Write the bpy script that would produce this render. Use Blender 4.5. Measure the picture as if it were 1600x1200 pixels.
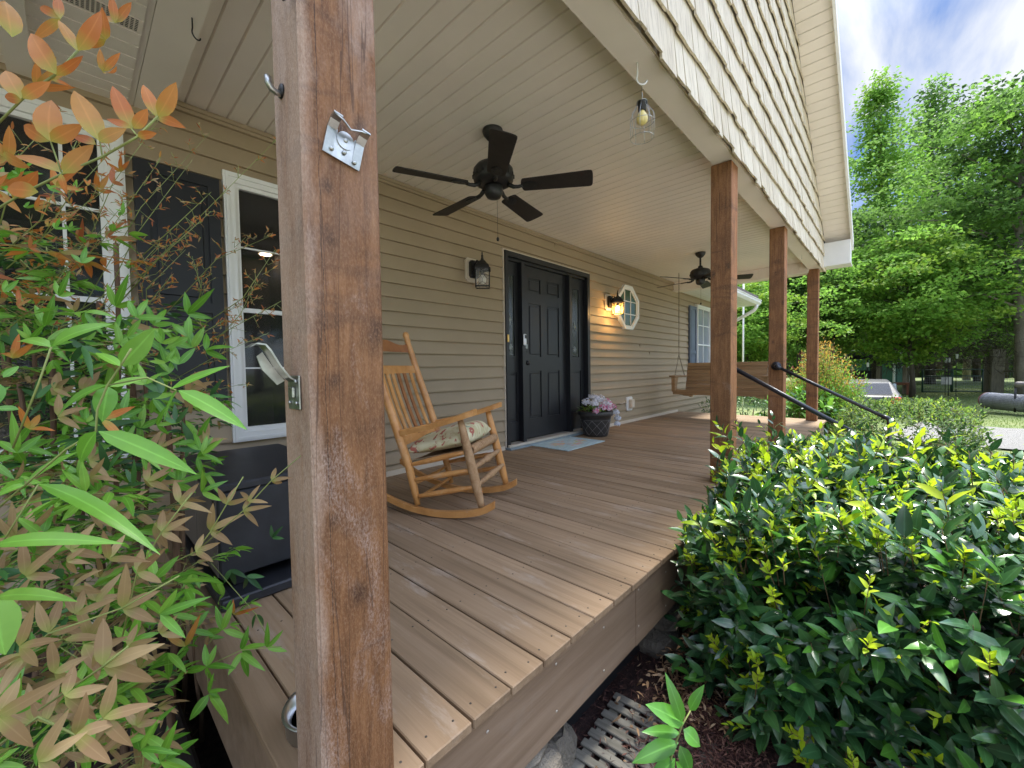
import bpy, math, random
import numpy as np
from mathutils import Vector, Matrix, Euler
S = bpy.context.scene
COL = S.collection
for o in list(bpy.data.objects): bpy.data.objects.remove(o)
rad = math.radians
PI = math.pi

# ---------------------------------------------------------------- camera
FPX = 639.8                      # focal length in pixels of the 1600 px wide photograph
yaw, pit, rol = 0.820007, -0.037356, -0.0150135
CAM = Vector((0.0, -3.15, 0.9))
fw = Vector((math.sin(yaw)*math.cos(pit), math.cos(yaw)*math.cos(pit), math.sin(pit)))
r0 = Vector((math.cos(yaw), -math.sin(yaw), 0)); u0 = r0.cross(fw)
rt = r0*math.cos(rol) + u0*math.sin(rol); up = -r0*math.sin(rol) + u0*math.cos(rol)
cam = bpy.data.cameras.new("camera"); cam.lens = FPX/1600*36; cam.sensor_width = 36
cam.clip_start = 0.02; cam.clip_end = 2000
co = bpy.data.objects.new("camera", cam); COL.objects.link(co)
m = Matrix((rt, up, -fw)).transposed().to_4x4(); m.translation = CAM
co.matrix_world = m
S.camera = co
def ray(px, py): return fw + rt*((px-800)/FPX) - up*((py-600)/FPX)
def PT(px, py, d): return CAM + ray(px, py)*d            # real point at depth d
def PL(px, py, ax, val):
    d = ray(px, py); return CAM + d*((val-CAM[ax])/d[ax])
def GD(px, dist, z=-0.6):                                 # ground point in the direction of a column
    d = ray(px, 566); v = Vector((d.x, d.y)).normalized()*dist
    return Vector((CAM.x+v.x, CAM.y+v.y, z))

# ---------------------------------------------------------------- light
SUN_EL, SUN_AZ = rad(64), rad(-4)       # azimuth measured from +x towards +y
W = bpy.data.worlds.new("World"); S.world = W; W.use_nodes = True
nt = W.node_tree; nd = nt.nodes; lk = nt.links; nd.clear()
def N(t, **k):
    n = nd.new(t)
    for a, b in k.items(): setattr(n, a, b)
    return n
out = N('ShaderNodeOutputWorld'); bg = N('ShaderNodeBackground'); lk.new(bg.outputs[0], out.inputs[0])
sky = N('ShaderNodeTexSky', sky_type='NISHITA'); sky.sun_disc = False
sky.sun_elevation = SUN_EL; sky.sun_rotation = PI/2 - SUN_AZ
sky.air_density = 1.0; sky.dust_density = 1.0; sky.ozone_density = 2.0
tc = N('ShaderNodeTexCoord'); sx = N('ShaderNodeSeparateXYZ'); lk.new(tc.outputs['Generated'], sx.inputs[0])
mz = N('ShaderNodeMath', operation='MAXIMUM'); mz.inputs[1].default_value = 0.03; lk.new(sx.outputs[2], mz.inputs[0])
az = N('ShaderNodeMath', operation='ADD'); az.inputs[1].default_value = 0.16; lk.new(mz.outputs[0], az.inputs[0])
dx = N('ShaderNodeMath', operation='DIVIDE'); lk.new(sx.outputs[0], dx.inputs[0]); lk.new(az.outputs[0], dx.inputs[1])
dy = N('ShaderNodeMath', operation='DIVIDE'); lk.new(sx.outputs[1], dy.inputs[0]); lk.new(az.outputs[0], dy.inputs[1])
cv = N('ShaderNodeCombineXYZ'); lk.new(dx.outputs[0], cv.inputs[0]); lk.new(dy.outputs[0], cv.inputs[1])
mp = N('ShaderNodeMapping'); mp.inputs['Rotation'].default_value = (0, 0, rad(25)); mp.inputs['Scale'].default_value = (0.5, 1.7, 1)
lk.new(cv.outputs[0], mp.inputs[0])
n1 = N('ShaderNodeTexNoise'); n1.inputs['Scale'].default_value = 1.9; n1.inputs['Detail'].default_value = 9; n1.inputs['Roughness'].default_value = .56; n1.inputs['Distortion'].default_value = .35
lk.new(mp.outputs[0], n1.inputs[0])
cr = N('ShaderNodeValToRGB'); cr.color_ramp.elements[0].position = .40; cr.color_ramp.elements[1].position = .62
lk.new(n1.outputs[0], cr.inputs[0])
mx = N('ShaderNodeMix', data_type='RGBA'); lk.new(cr.outputs[0], mx.inputs[0]); dk = N('ShaderNodeMix', data_type='RGBA', blend_type='MULTIPLY'); dk.inputs[0].default_value = 1; lk.new(sky.outputs[0], dk.inputs[6]); dk.inputs[7].default_value = (.22, .30, .42, 1); lk.new(dk.outputs[2], mx.inputs[6]); mx.inputs[7].default_value = (3.1, 3.2, 3.4, 1)
za = N('ShaderNodeMapRange', interpolation_type='SMOOTHSTEP'); za.inputs[1].default_value = .48; za.inputs[2].default_value = .9; za.inputs[3].default_value = 1.0; za.inputs[4].default_value = 4.2; lk.new(sx.outputs[2], za.inputs[0])
ya = N('ShaderNodeMapRange', interpolation_type='SMOOTHSTEP'); ya.inputs[1].default_value = -.75; ya.inputs[2].default_value = -.25; ya.inputs[3].default_value = 2.6; ya.inputs[4].default_value = .0; lk.new(sx.outputs[1], ya.inputs[0])
sm = N('ShaderNodeMath', operation='ADD'); lk.new(za.outputs[0], sm.inputs[0]); lk.new(ya.outputs[0], sm.inputs[1])  # added fill: brightens out-of-view sky overhead and over the front yard
vm = N('ShaderNodeVectorMath', operation='SCALE'); lk.new(mx.outputs[2], vm.inputs[0]); lk.new(sm.outputs[0], vm.inputs['Scale'])
lk.new(vm.outputs[0], bg.inputs[0]); bg.inputs[1].default_value = 0.11
sl = bpy.data.lights.new("sun", 'SUN'); sl.energy = 3.6; sl.angle = rad(8); sl.color = (1, .95, .86)
so = bpy.data.objects.new("sun", sl); COL.objects.link(so)
sd = Vector((math.cos(SUN_AZ)*math.cos(SUN_EL), math.sin(SUN_AZ)*math.cos(SUN_EL), math.sin(SUN_EL)))
so.rotation_euler = sd.to_track_quat('Z', 'Y').to_euler()
S.render.engine = 'CYCLES'
S.view_settings.view_transform = 'Standard'; S.view_settings.look = 'None'
S.view_settings.exposure = 1.52; S.view_settings.gamma = 1
S.cycles.max_bounces = 8; S.cycles.diffuse_bounces = 5; S.cycles.transparent_max_bounces = 8

# ---------------------------------------------------------------- materials
MATS = {}
def nodes(name):
    m = bpy.data.materials.new(name); m.use_nodes = True
    t = m.node_tree; b = t.nodes['Principled BSDF']
    MATS[name] = m
    return m, t, b
def _n(t, ty, **k):
    n = t.nodes.new(ty)
    for a, b in k.items(): setattr(n, a, b)
    return n
def c4(c): return (c[0], c[1], c[2], 1)
def coords(t, scale=(1, 1, 1), kind='Object', rot=(0, 0, 0)):
    a = _n(t, 'ShaderNodeTexCoord'); b = _n(t, 'ShaderNodeMapping'); b.inputs['Scale'].default_value = scale; b.inputs['Rotation'].default_value = rot
    t.links.new(a.outputs[kind], b.inputs[0]); return b.outputs[0]
def noise(t, vec, scale, detail=4, rough=.55, dist=0):
    n = _n(t, 'ShaderNodeTexNoise'); n.inputs['Scale'].default_value = scale; n.inputs['Detail'].default_value = detail
    n.inputs['Roughness'].default_value = rough; n.inputs['Distortion'].default_value = dist
    t.links.new(vec, n.inputs[0]); return n.outputs[0]
def ramp(t, fac, stops):
    r = _n(t, 'ShaderNodeValToRGB'); e = r.color_ramp.elements
    e[0].position = stops[0][0]; e[0].color = c4(stops[0][1]); e[1].position = stops[-1][0]; e[1].color = c4(stops[-1][1])
    for p, c in stops[1:-1]: x = e.new(p); x.color = c4(c)
    t.links.new(fac, r.inputs[0]); return r.outputs[0]
def gramp(t, fac, a, b): return ramp(t, fac, [(a, (0, 0, 0)), (b, (1, 1, 1))])
def mix(t, fac, a, b, mode='MIX'):
    x = _n(t, 'ShaderNodeMix', data_type='RGBA', blend_type=mode)
    if isinstance(fac, (int, float)): x.inputs[0].default_value = fac
    else: t.links.new(fac, x.inputs[0])
    for i, v in ((6, a), (7, b)):
        if isinstance(v, tuple): x.inputs[i].default_value = c4(v)
        else: t.links.new(v, x.inputs[i])
    return x.outputs[2]
def mul(t, a, k):
    x = _n(t, 'ShaderNodeMath', operation='MULTIPLY'); t.links.new(a, x.inputs[0])
    if isinstance(k, (int, float)): x.inputs[1].default_value = k
    else: t.links.new(k, x.inputs[1])
    return x.outputs[0]
def bump(t, b, h, strength=.3, dist=.01):
    x = _n(t, 'ShaderNodeBump'); x.inputs['Strength'].default_value = strength; x.inputs['Distance'].default_value = dist
    t.links.new(h, x.inputs['Height']); t.links.new(x.outputs[0], b.inputs['Normal'])
def island(t): return _n(t, 'ShaderNodeNewGeometry').outputs['Random Per Island']
def plain(name, c, rough=.5, metal=0, var=.12, scale=6, bmp=.05, spec=.5, bd=.003):
    m, t, b = nodes(name)
    v = coords(t); n = noise(t, v, scale, 5)
    lo = tuple(x*(1-var) for x in c); hi = tuple(min(1, x*(1+var)) for x in c)
    t.links.new(ramp(t, n, [(.3, lo), (.7, hi)]), b.inputs['Base Color'])
    b.inputs['Roughness'].default_value = rough; b.inputs['Metallic'].default_value = metal
    b.inputs['Specular IOR Level'].default_value = spec
    if bmp: bump(t, b, noise(t, v, scale*12, 3), bmp, bd)
    return m
def wood(name, dark, mid, light, stretch=(1, 1, .06), scale=30, rough=.7, isl=.25, bmp=.4, spec=.3, scuff=None):
    m, t, b = nodes(name)
    v = coords(t, stretch); g = noise(t, v, scale, 6, .65, .4)
    col = ramp(t, g, [(.28, dark), (.5, mid), (.75, light)])
    big = noise(t, coords(t), 2.2, 3)
    col = mix(t, mul(t, gramp(t, big, .35, .7), .35), col, dark)
    if isl:
        i = island(t); col = mix(t, isl, col, ramp(t, i, [(0, tuple(x*.55 for x in mid)), (1, tuple(min(1, x*1.5) for x in mid))]))
    if scuff:
        s = gramp(t, noise(t, coords(t, tuple(x**.4 for x in stretch)), 9, 8, .7), .56, .70)
        col = mix(t, mul(t, s, scuff[1]), col, scuff[0])
    t.links.new(col, b.inputs['Base Color'])
    b.inputs['Roughness'].default_value = rough; b.inputs['Specular IOR Level'].default_value = spec
    bump(t, b, g, bmp, .004)
    return m
def leafmat(name, c1, c2, rough=.45, trans=.3, spec=.5, c3=None, coat=0, basec=None, vein=.0, tipc=None):
    m, t, b = nodes(name)
    i = island(t)
    col = ramp(t, i, [(0, c1), (.55, c2), (1, c3 or tuple(min(1, x*1.3) for x in c2))])
    n = noise(t, coords(t), 40, 2); col = mix(t, mul(t, gramp(t, n, .45, .8), .25), col, tuple(x*.6 for x in c1))
    if basec:
        a = _n(t, 'ShaderNodeAttribute', attribute_name='along').outputs['Fac']
        col = mix(t, ramp(t, a, [(.0, (1, 1, 1)), (.42, (0, 0, 0))]), col, basec)
        if tipc: col = mix(t, mul(t, ramp(t, a, [(.6, (0, 0, 0)), (1, (1, 1, 1))]), .7), col, tipc)
    if vein:
        a = _n(t, 'ShaderNodeAttribute', attribute_name='side').outputs['Fac']
        col = mix(t, mul(t, ramp(t, a, [(.0, (1, 1, 1)), (.14, (0, 0, 0))]), vein), col, tuple(min(1, x*2.2+.05) for x in c2))
    t.links.new(col, b.inputs['Base Color']); b.inputs['Roughness'].default_value = rough; b.inputs['Specular IOR Level'].default_value = spec
    if coat: b.inputs['Coat Weight'].default_value = coat; b.inputs['Coat Roughness'].default_value = .28
    tr = _n(t, 'ShaderNodeBsdfTranslucent'); x = _n(t, 'ShaderNodeMixShader'); x.inputs[0].default_value = trans
    t.links.new(mix(t, .5, col, tuple(min(1, q*1.6) for q in c2)), tr.inputs[0])
    t.links.new(b.outputs[0], x.inputs[1]); t.links.new(tr.outputs[0], x.inputs[2])
    t.links.new(x.outputs[0], t.nodes['Material Output'].inputs[0])
    return m
def glassmat(name, tint=(.02, .025, .03), rough=.03, alpha=1.0, spec=.5):
    m, t, b = nodes(name)
    b.inputs['Base Color'].default_value = c4(tint); b.inputs['Roughness'].default_value = rough; b.inputs['Specular IOR Level'].default_value = spec
    if alpha < 1:
        tr = _n(t, 'ShaderNodeBsdfTransparent'); x = _n(t, 'ShaderNodeMixShader'); x.inputs[0].default_value = alpha
        t.links.new(tr.outputs[0], x.inputs[1]); t.links.new(b.outputs[0], x.inputs[2]); t.links.new(x.outputs[0], t.nodes['Material Output'].inputs[0])
    return m
def emis(name, c, s):
    m, t, b = nodes(name); b.inputs['Base Color'].default_value = c4(c); b.inputs['Emission Color'].default_value = c4(c); b.inputs['Emission Strength'].default_value = s
    return m

# ---------------------------------------------------------------- mesh helpers
class MB:
    def __init__(s): s.v = []; s.f = []; s.mi = []; s.sm = []; s.cur = 0
    def add(s, vs, fs, smooth=False, xf=None):
        b = len(s.v)
        if xf is not None: vs = [xf @ Vector(p) for p in vs]
        s.v += [tuple(p) for p in vs]; s.f += [tuple(b+i for i in f) for f in fs]
        s.mi += [s.cur]*len(fs); s.sm += [smooth]*len(fs)
        return s
    def box(s, a, b, xf=None, bev=0):
        x0, y0, z0 = [min(p, q) for p, q in zip(a, b)]; x1, y1, z1 = [max(p, q) for p, q in zip(a, b)]
        if bev:
            e = min(bev, (x1-x0)*.45, (y1-y0)*.45, (z1-z0)*.45)
            # chamfered box: 24 verts
            vs = []; X = (x0, x1); Y = (y0, y1); Z = (z0, z1)
            idx = {}
            for i in (0, 1):
                for j in (0, 1):
                    for k in (0, 1):
                        sx_, sy_, sz_ = (1, -1)[i], (1, -1)[j], (1, -1)[k]
                        for a_ in range(3):
                            p = [X[i]+sx_*e, Y[j]+sy_*e, Z[k]+sz_*e]
                            p[a_] = (X[i], Y[j], Z[k])[a_]
                            idx[(i, j, k, a_)] = len(vs); vs.append(p)
            fs = []
            q = lambda *l: fs.append([idx[t] for t in l])
            for i in (0, 1): q(*[(i, j, k, 0) for j, k in ((0, 0), (1, 0), (1, 1), (0, 1))])
            for j in (0, 1): q(*[(i, j, k, 1) for i, k in ((0, 0), (1, 0), (1, 1), (0, 1))])
            for k in (0, 1): q(*[(i, j, k, 2) for i, j in ((0, 0), (1, 0), (1, 1), (0, 1))])
            for j in (0, 1):
                for k in (0, 1): q((0, j, k, 1), (1, j, k, 1), (1, j, k, 2), (0, j, k, 2))
            for i in (0, 1):
                for k in (0, 1): q((i, 0, k, 0), (i, 1, k, 0), (i, 1, k, 2), (i, 0, k, 2))
            for i in (0, 1):
                for j in (0, 1): q((i, j, 0, 0), (i, j, 1, 0), (i, j, 1, 1), (i, j, 0, 1))
            for i in (0, 1):
                for j in (0, 1):
                    for k in (0, 1): q((i, j, k, 0), (i, j, k, 1), (i, j, k, 2))
            return s.add(vs, fs, False, xf)
        vs = [(x0, y0, z0), (x1, y0, z0), (x1, y1, z0), (x0, y1, z0), (x0, y0, z1), (x1, y0, z1), (x1, y1, z1), (x0, y1, z1)]
        return s.add(vs, [(3, 2, 1, 0), (4, 5, 6, 7), (0, 1, 5, 4), (1, 2, 6, 5), (2, 3, 7, 6), (3, 0, 4, 7)], False, xf)
    def tube(s, pts, r, n=10, cap=True, xf=None, closed=False, flat=1.0):
        pts = [Vector(p) for p in pts]; m_ = len(pts)
        rs = r if isinstance(r, (list, tuple)) else [r]*m_
        vs = []; fs = []; prev = None
        for i, p in enumerate(pts):
            if closed: d = (pts[(i+1) % m_]-pts[i-1])
            else: d = pts[min(i+1, m_-1)]-pts[max(i-1, 0)]
            d = d.normalized() if d.length > 1e-9 else Vector((0, 0, 1))
            if prev is None:
                a = d.orthogonal().normalized()
            else:
                a = (prev - d*prev.dot(d)); a = a.normalized() if a.length > 1e-6 else d.orthogonal().normalized()
            prev = a; b = d.cross(a)
            for k in range(n):
                t_ = 2*PI*k/n; vs.append(p + (a*math.cos(t_) + b*math.sin(t_)*flat)*rs[i])
        seg = m_ if closed else m_-1
        for i in range(seg):
            j = (i+1) % m_
            for k in range(n): fs.append((i*n+k, i*n+(k+1) % n, j*n+(k+1) % n, j*n+k))
        if cap and not closed: fs.append(tuple(range(n-1, -1, -1))); fs.append(tuple((m_-1)*n+k for k in range(n)))
        return s.add(vs, fs, True, xf)
    def cyl(s, a, b, r, n=16, r2=None): return s.tube([a, b], [r, r if r2 is None else r2], n)
    def lathe(s, prof, c=(0, 0, 0), n=24, xf=None, ax='z'):
        vs = []; fs = []
        for (r, z) in prof:
            for k in range(n):
                t_ = 2*PI*k/n; vs.append((c[0]+r*math.cos(t_), c[1]+r*math.sin(t_), c[2]+z))
        for i in range(len(prof)-1):
            for k in range(n): fs.append((i*n+k, i*n+(k+1) % n, (i+1)*n+(k+1) % n, (i+1)*n+k))
        if prof[0][0] > 1e-5: fs.append(tuple(range(n-1, -1, -1)))
        if prof[-1][0] > 1e-5: fs.append(tuple((len(prof)-1)*n+k for k in range(n)))
        return s.add(vs, fs, True, xf)
    def prism(s, pts2, h0, h1, plane='xy', xf=None):
        n = len(pts2)
        mk = {'xy': lambda p, h: (p[0], p[1], h), 'xz': lambda p, h: (p[0], h, p[1]), 'yz': lambda p, h: (h, p[0], p[1])}[plane]
        vs = [mk(p, h0) for p in pts2] + [mk(p, h1) for p in pts2]
        fs = [tuple(range(n-1, -1, -1)), tuple(range(n, 2*n))] + [(i, (i+1) % n, n+(i+1) % n, n+i) for i in range(n)]
        return s.add(vs, fs, False, xf)
    def sphere(s, c, r, n=14, sc=(1, 1, 1), xf=None):
        m_ = n//2; prof = [(max(1e-6, math.sin(PI*i/m_)), -math.cos(PI*i/m_)) for i in range(m_+1)]
        vs = []; fs = []
        for (q, z) in prof:
            for k in range(n): vs.append((c[0]+q*r*sc[0]*math.cos(2*PI*k/n), c[1]+q*r*sc[1]*math.sin(2*PI*k/n), c[2]+z*r*sc[2]))
        for i in range(m_):
            for k in range(n): fs.append((i*n+k, i*n+(k+1) % n, (i+1)*n+(k+1) % n, (i+1)*n+k))
        return s.add(vs, fs, True, xf)
    def build(s, name, mats, parent=None, base=None):
        me = bpy.data.meshes.new(name)
        base = Vector(base) if base is not None else Vector((0, 0, 0))
        me.from_pydata([tuple(Vector(p)-base) for p in s.v], [], s.f)
        for m_ in (mats if isinstance(mats, (list, tuple)) else [mats]): me.materials.append(m_)
        me.polygons.foreach_set('use_smooth', s.sm); me.polygons.foreach_set('material_index', s.mi)
        me.update()
        o = bpy.data.objects.new(name, me); COL.objects.link(o)
        if parent is not None: o.parent = parent
        if base is not None: o.location = base
        return o
def tag(o, label=None, cat=None, group=None, kind=None):
    if label: o['label'] = label
    if cat: o['category'] = cat
    if group: o['group'] = group
    if kind: o['kind'] = kind
    return o
def thing(name, label, cat, loc=(0, 0, 0), rz=0, group=None):
    o = bpy.data.objects.new(name, None); COL.objects.link(o); o.location = loc; o.rotation_euler = (0, 0, rz)
    o.empty_display_size = .1
    return tag(o, label, cat, group)
def copy_tree(o, parent=None):
    c = o.copy(); COL.objects.link(c); c.parent = parent
    for ch in list(o.children): copy_tree(ch, c)
    return c
def leaf_mesh(name, P, D, Nn, L, Wd, mats, midx=None, parent=None, seg=4, curl=.25, fold=.12, prof=1.0, base=(0, 0, 0)):
    """many separate leaves: P origin, D direction, Nn normal, L length, Wd half width"""
    P = np.asarray(P, float) - np.asarray(base, float); D = np.asarray(D, float); Nn = np.asarray(Nn, float)
    n = len(P); L = np.broadcast_to(np.asarray(L, float), (n,)); Wd = np.broadcast_to(np.asarray(Wd, float), (n,))
    D = D/np.linalg.norm(D, axis=1, keepdims=True); B = np.cross(Nn, D); B /= np.linalg.norm(B, axis=1, keepdims=True)+1e-9
    U = np.cross(D, B)
    ts = np.linspace(0, 1, seg+1); rows = []
    cu = np.random.RandomState(5).uniform(.3, 1.5, n)*curl
    if seg == 1:
        tpl = [(0, 0, 0), (.5, -1, .0), (1, 0, 0), (.5, 1, 0)]
        for (t_, w, z) in tpl:
            rows.append(P + D*(L*t_)[:, None] + B*(Wd*w)[:, None] + U*((-cu*t_*t_)*L)[:, None])
        V = np.stack(rows, 1).reshape(-1, 3); k = 4; F = np.array([[0, 1, 2, 3]])
    else:
        for t_ in ts:
            w = max(.02, 2.35*(t_**.62)*((1-t_)**(.95*prof+.1))/1.05) if 0 < t_ < 1 else .02
            for s_ in (-1, 0, 1):
                rows.append(P + D*(L*t_)[:, None] + B*(Wd*w*s_)[:, None] + U*((-cu*t_*t_)*L + fold*abs(s_)*w*Wd*2)[:, None])
        V = np.stack(rows, 1).reshape(-1, 3); k = 3*(seg+1)
        F = np.array([[3*i+j, 3*i+j+1, 3*i+j+4, 3*i+j+3] for i in range(seg) for j in (0, 1)])
    fa = (F[None] + (np.arange(n)*k)[:, None, None]).reshape(-1, 4)
    me = bpy.data.meshes.new(name); nf = len(fa)
    me.vertices.add(len(V)); me.vertices.foreach_set('co', V.ravel())
    me.loops.add(nf*4); me.loops.foreach_set('vertex_index', fa.ravel().astype(np.int32))
    me.polygons.add(nf); me.polygons.foreach_set('loop_start', np.arange(0, nf*4, 4, dtype=np.int32)); me.polygons.foreach_set('loop_total', np.full(nf, 4, dtype=np.int32))
    me.polygons.foreach_set('use_smooth', np.full(nf, seg > 1))
    for m_ in (mats if isinstance(mats, (list, tuple)) else [mats]): me.materials.append(m_)
    if midx is not None: me.polygons.foreach_set('material_index', np.repeat(np.asarray(midx, dtype=np.int32), len(F)))
    if seg > 1:
        tt = np.repeat(np.linspace(0, 1, seg+1), 3); ss = np.tile([1., 0., 1.], seg+1)
        at = me.attributes.new('along', 'FLOAT', 'POINT'); at.data.foreach_set('value', np.tile(tt, n).astype(np.float32))
        at = me.attributes.new('side', 'FLOAT', 'POINT'); at.data.foreach_set('value', np.tile(ss, n).astype(np.float32))
    me.update(); me.validate()
    o = bpy.data.objects.new(name, me); COL.objects.link(o)
    if parent is not None: o.parent = parent
    o.location = base
    return o
# ================================================================ material set
M = {}
M['siding'] = plain('siding', (.335, .262, .172), .55, var=.06, scale=1.5, bmp=.15, spec=.3)
M['trim'] = plain('trim', (.58, .50, .40), .5, var=.05)
M['cream'] = plain('cream', (.78, .715, .635), .5, var=.05, scale=2, bmp=.08)
def _shake():
    m, t, b = nodes('shake')
    v = coords(t, (1, 1, .05)); g = noise(t, v, 55, 4, .6)
    i = island(t)
    col = ramp(t, g, [(.34, (.40, .33, .23)), (.48, (.62, .54, .40)), (.8, (.72, .64, .50))])
    col = mix(t, .35, col, ramp(t, i, [(0, (.50, .42, .30)), (1, (.78, .71, .57))]))
    t.links.new(col, b.inputs['Base Color']); b.inputs['Roughness'].default_value = .6; bump(t, b, g, .9, .006)
    return m
M['shake'] = _shake()
M['white'] = plain('white_vinyl', (.74, .74, .72), .4, var=.04)
M['black'] = plain('black_metal', (.012, .0115, .012), .45, var=.2)
M['fanblade'] = plain('fan_blade', (.020, .015, .013), .6, var=.25, scale=20)
M['doorpaint'] = plain('door_paint', (.011, .0115, .014), .42, var=.12, scale=3, bmp=.1)
M['shutter'] = plain('shutter_paint', (.011, .012, .017), .45, var=.1)
M['bluegrey'] = plain('shutter_far_paint', (.10, .125, .17), .5, var=.1)
M['deck'] = wood('deck_stain', (.125, .08, .045), (.275, .186, .110), (.39, .28, .182), (1, .030, 1), 26, .62, isl=.34, scuff=((.46, .39, .32), .5))
M['deckend'] = wood('deck_end', (.10, .065, .045), (.20, .135, .10), (.28, .20, .155), (1, 1, 1), 60, .7, isl=.1)
M['fasciab'] = wood('fascia_stain', (.19, .125, .075), (.265, .18, .115), (.34, .24, .16), (.05, 1, 1), 18, .55, isl=0, bmp=.15, scuff=((.33, .27, .21), .3))
M['oak'] = wood('oak_varnish', (.38, .155, .04), (.56, .27, .085), (.68, .36, .13), (.35, .35, .35), 24, .38, isl=.15, bmp=.12, spec=.5, scuff=((.52, .42, .32), .45))
M['oakworn'] = wood('oak_worn', (.24, .13, .06), (.38, .23, .115), (.50, .34, .20), (1, 1, 1), 30, .7, isl=.1, bmp=.3)
M['oakdark'] = wood('oak_dark', (.20, .07, .025), (.31, .12, .042), (.40, .17, .06), (.4, .4, .4), 24, .4, isl=.1, bmp=.12, spec=.5)
M['swing'] = wood('swing_wood', (.20, .12, .06), (.30, .185, .09), (.42, .29, .16), (1, .06, 1), 30, .65, isl=.3, bmp=.3)
M['timber'] = wood('timber', (.020, .016, .014), (.045, .035, .03), (.08, .065, .055), (1, .05, 1), 40, .85, isl=0, bmp=.9)
M['oldwood'] = wood('old_wood', (.13, .11, .085), (.26, .23, .175), (.38, .34, .26), (1, 1, .08), 30, .85, isl=.1, bmp=.7)
def _post(name, grey, near=False):
    m, t, b = nodes(name)
    v = coords(t, (1, 1, .10)); g = noise(t, v, 60, 6, .7, .3)
    big = noise(t, coords(t, (1, 1, .45)), 6.5, 6, .68, .6)
    fine = noise(t, coords(t, (1, 1, .45), rot=(0, rad(14), 0)), 260, 3, .75)
    col = ramp(t, g, [(.24, (.075, .034, .012)), (.46, (.185, .080, .030)), (.62, (.26, .122, .049)), (.8, (.35, .185, .09))])
    col = mix(t, mul(t, gramp(t, noise(t, coords(t, (1, 1, .8)), 5.2, 5, .6, .8), .50, .66), .62), col, (.11, .048, .020))
    col = mix(t, mul(t, gramp(t, noise(t, coords(t, (.35, .35, 1.6), rot=(0, rad(28), 0)), 6.0, 4, .5, 1.2), .58, .66), .55), col, (.085, .038, .018))
    vo = _n(t, 'ShaderNodeTexVoronoi'); vo.inputs['Scale'].default_value = 3.4; t.links.new(coords(t, (1.9, 1.9, 1)), vo.inputs[0])
    kn = ramp(t, vo.outputs['Distance'], [(.04, (1, 1, 1)), (.13, (0, 0, 0))])
    col = mix(t, mul(t, mul(t, kn, noise(t, coords(t), 45, 4)), 1.5), col, (.045, .020, .012))
    if near:
        pc = _n(t, 'ShaderNodeTexCoord').outputs['Object']
        for (kx_, ky_, kr_) in ((535, 205, .020), (512, 290, .014), (516, 372, .017), (588, 522, .034), (524, 595, .013), (520, 815, .016), (560, 930, .022)):
            kp = PL(kx_, ky_, 1, -2.35); dn = _n(t, 'ShaderNodeVectorMath', operation='SUBTRACT'); t.links.new(pc, dn.inputs[0]); dn.inputs[1].default_value = (kp.x, -2.35, kp.z)
            ds = _n(t, 'ShaderNodeVectorMath', operation='MULTIPLY'); t.links.new(dn.outputs[0], ds.inputs[0]); ds.inputs[1].default_value = (1, 1, .8)
            ln = _n(t, 'ShaderNodeVectorMath', operation='LENGTH'); t.links.new(ds.outputs[0], ln.inputs[0])
            ad = _n(t, 'ShaderNodeMath', operation='MULTIPLY_ADD'); t.links.new(noise(t, coords(t, (1, 1, .6)), 38, 4, .6), ad.inputs[0]); ad.inputs[1].default_value = kr_*1.6; t.links.new(ln.outputs['Value'], ad.inputs[2])
            kf = ramp(t, ad.outputs[0], [(kr_*.9, (1, 1, 1)), (kr_*2.1, (0, 0, 0))])
            col = mix(t, mul(t, kf, .85), col, (.055, .024, .012))
        ckx = PL(508, 560, 1, -2.35).x; sp2 = _n(t, 'ShaderNodeSeparateXYZ'); t.links.new(pc, sp2.inputs[0])
        wob = _n(t, 'ShaderNodeMath', operation='MULTIPLY_ADD'); t.links.new(noise(t, coords(t, (.01, .01, 1)), 7, 4, .6), wob.inputs[0]); wob.inputs[1].default_value = .018; t.links.new(sp2.outputs[0], wob.inputs[2])
        cm = _n(t, 'ShaderNodeMath', operation='COMPARE'); cm.inputs[1].default_value = ckx+.009; cm.inputs[2].default_value = .0007; t.links.new(wob.outputs[0], cm.inputs[0])
        zc_ = ramp(t, mul(t, sp2.outputs[2], .5), [(.18, (1, 1, 1)), (.52, (0, 0, 0))]) if False else cm.outputs[0]
        col = mix(t, mul(t, cm.outputs[0], .85), col, (.03, .014, .008))
    wh = mul(t, gramp(t, big, .53-grey, .72-grey), gramp(t, fine, .40, .66))
    ck = noise(t, coords(t, (1, 1, .02)), 17, 2, .5)
    cl = _n(t, 'ShaderNodeMath', operation='COMPARE'); cl.inputs[1].default_value = .5; cl.inputs[2].default_value = .0008; t.links.new(ck, cl.inputs[0])
    col = mix(t, mul(t, gramp(t, fine, .46, .70), .42), col, (.40, .235, .13))
    col = mix(t, mul(t, wh, .75), col, (.55, .46, .41))
    if near:
        tcx = _n(t, 'ShaderNodeTexCoord'); sp = _n(t, 'ShaderNodeSeparateXYZ'); t.links.new(tcx.outputs['Object'], sp.inputs[0])
        jit = _n(t, 'ShaderNodeMath', operation='MULTIPLY_ADD'); t.links.new(noise(t, coords(t, (1, 1, .3)), 18, 5), jit.inputs[0]); jit.inputs[1].default_value = .07; t.links.new(sp.outputs[0], jit.inputs[2])
        ed = ramp(t, jit.outputs[0], [(.335, (1, 1, 1)), (.362, (0, 0, 0))])
        col = mix(t, mul(t, mul(t, ed, fine), 1.1), col, (.50, .38, .29))
        zz = _n(t, 'ShaderNodeMath', operation='MULTIPLY'); t.links.new(sp.outputs[2], zz.inputs[0]); zz.inputs[1].default_value = .4
        up_ = ramp(t, zz.outputs[0], [(.38, (0, 0, 0)), (.72, (1, 1, 1))])
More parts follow.
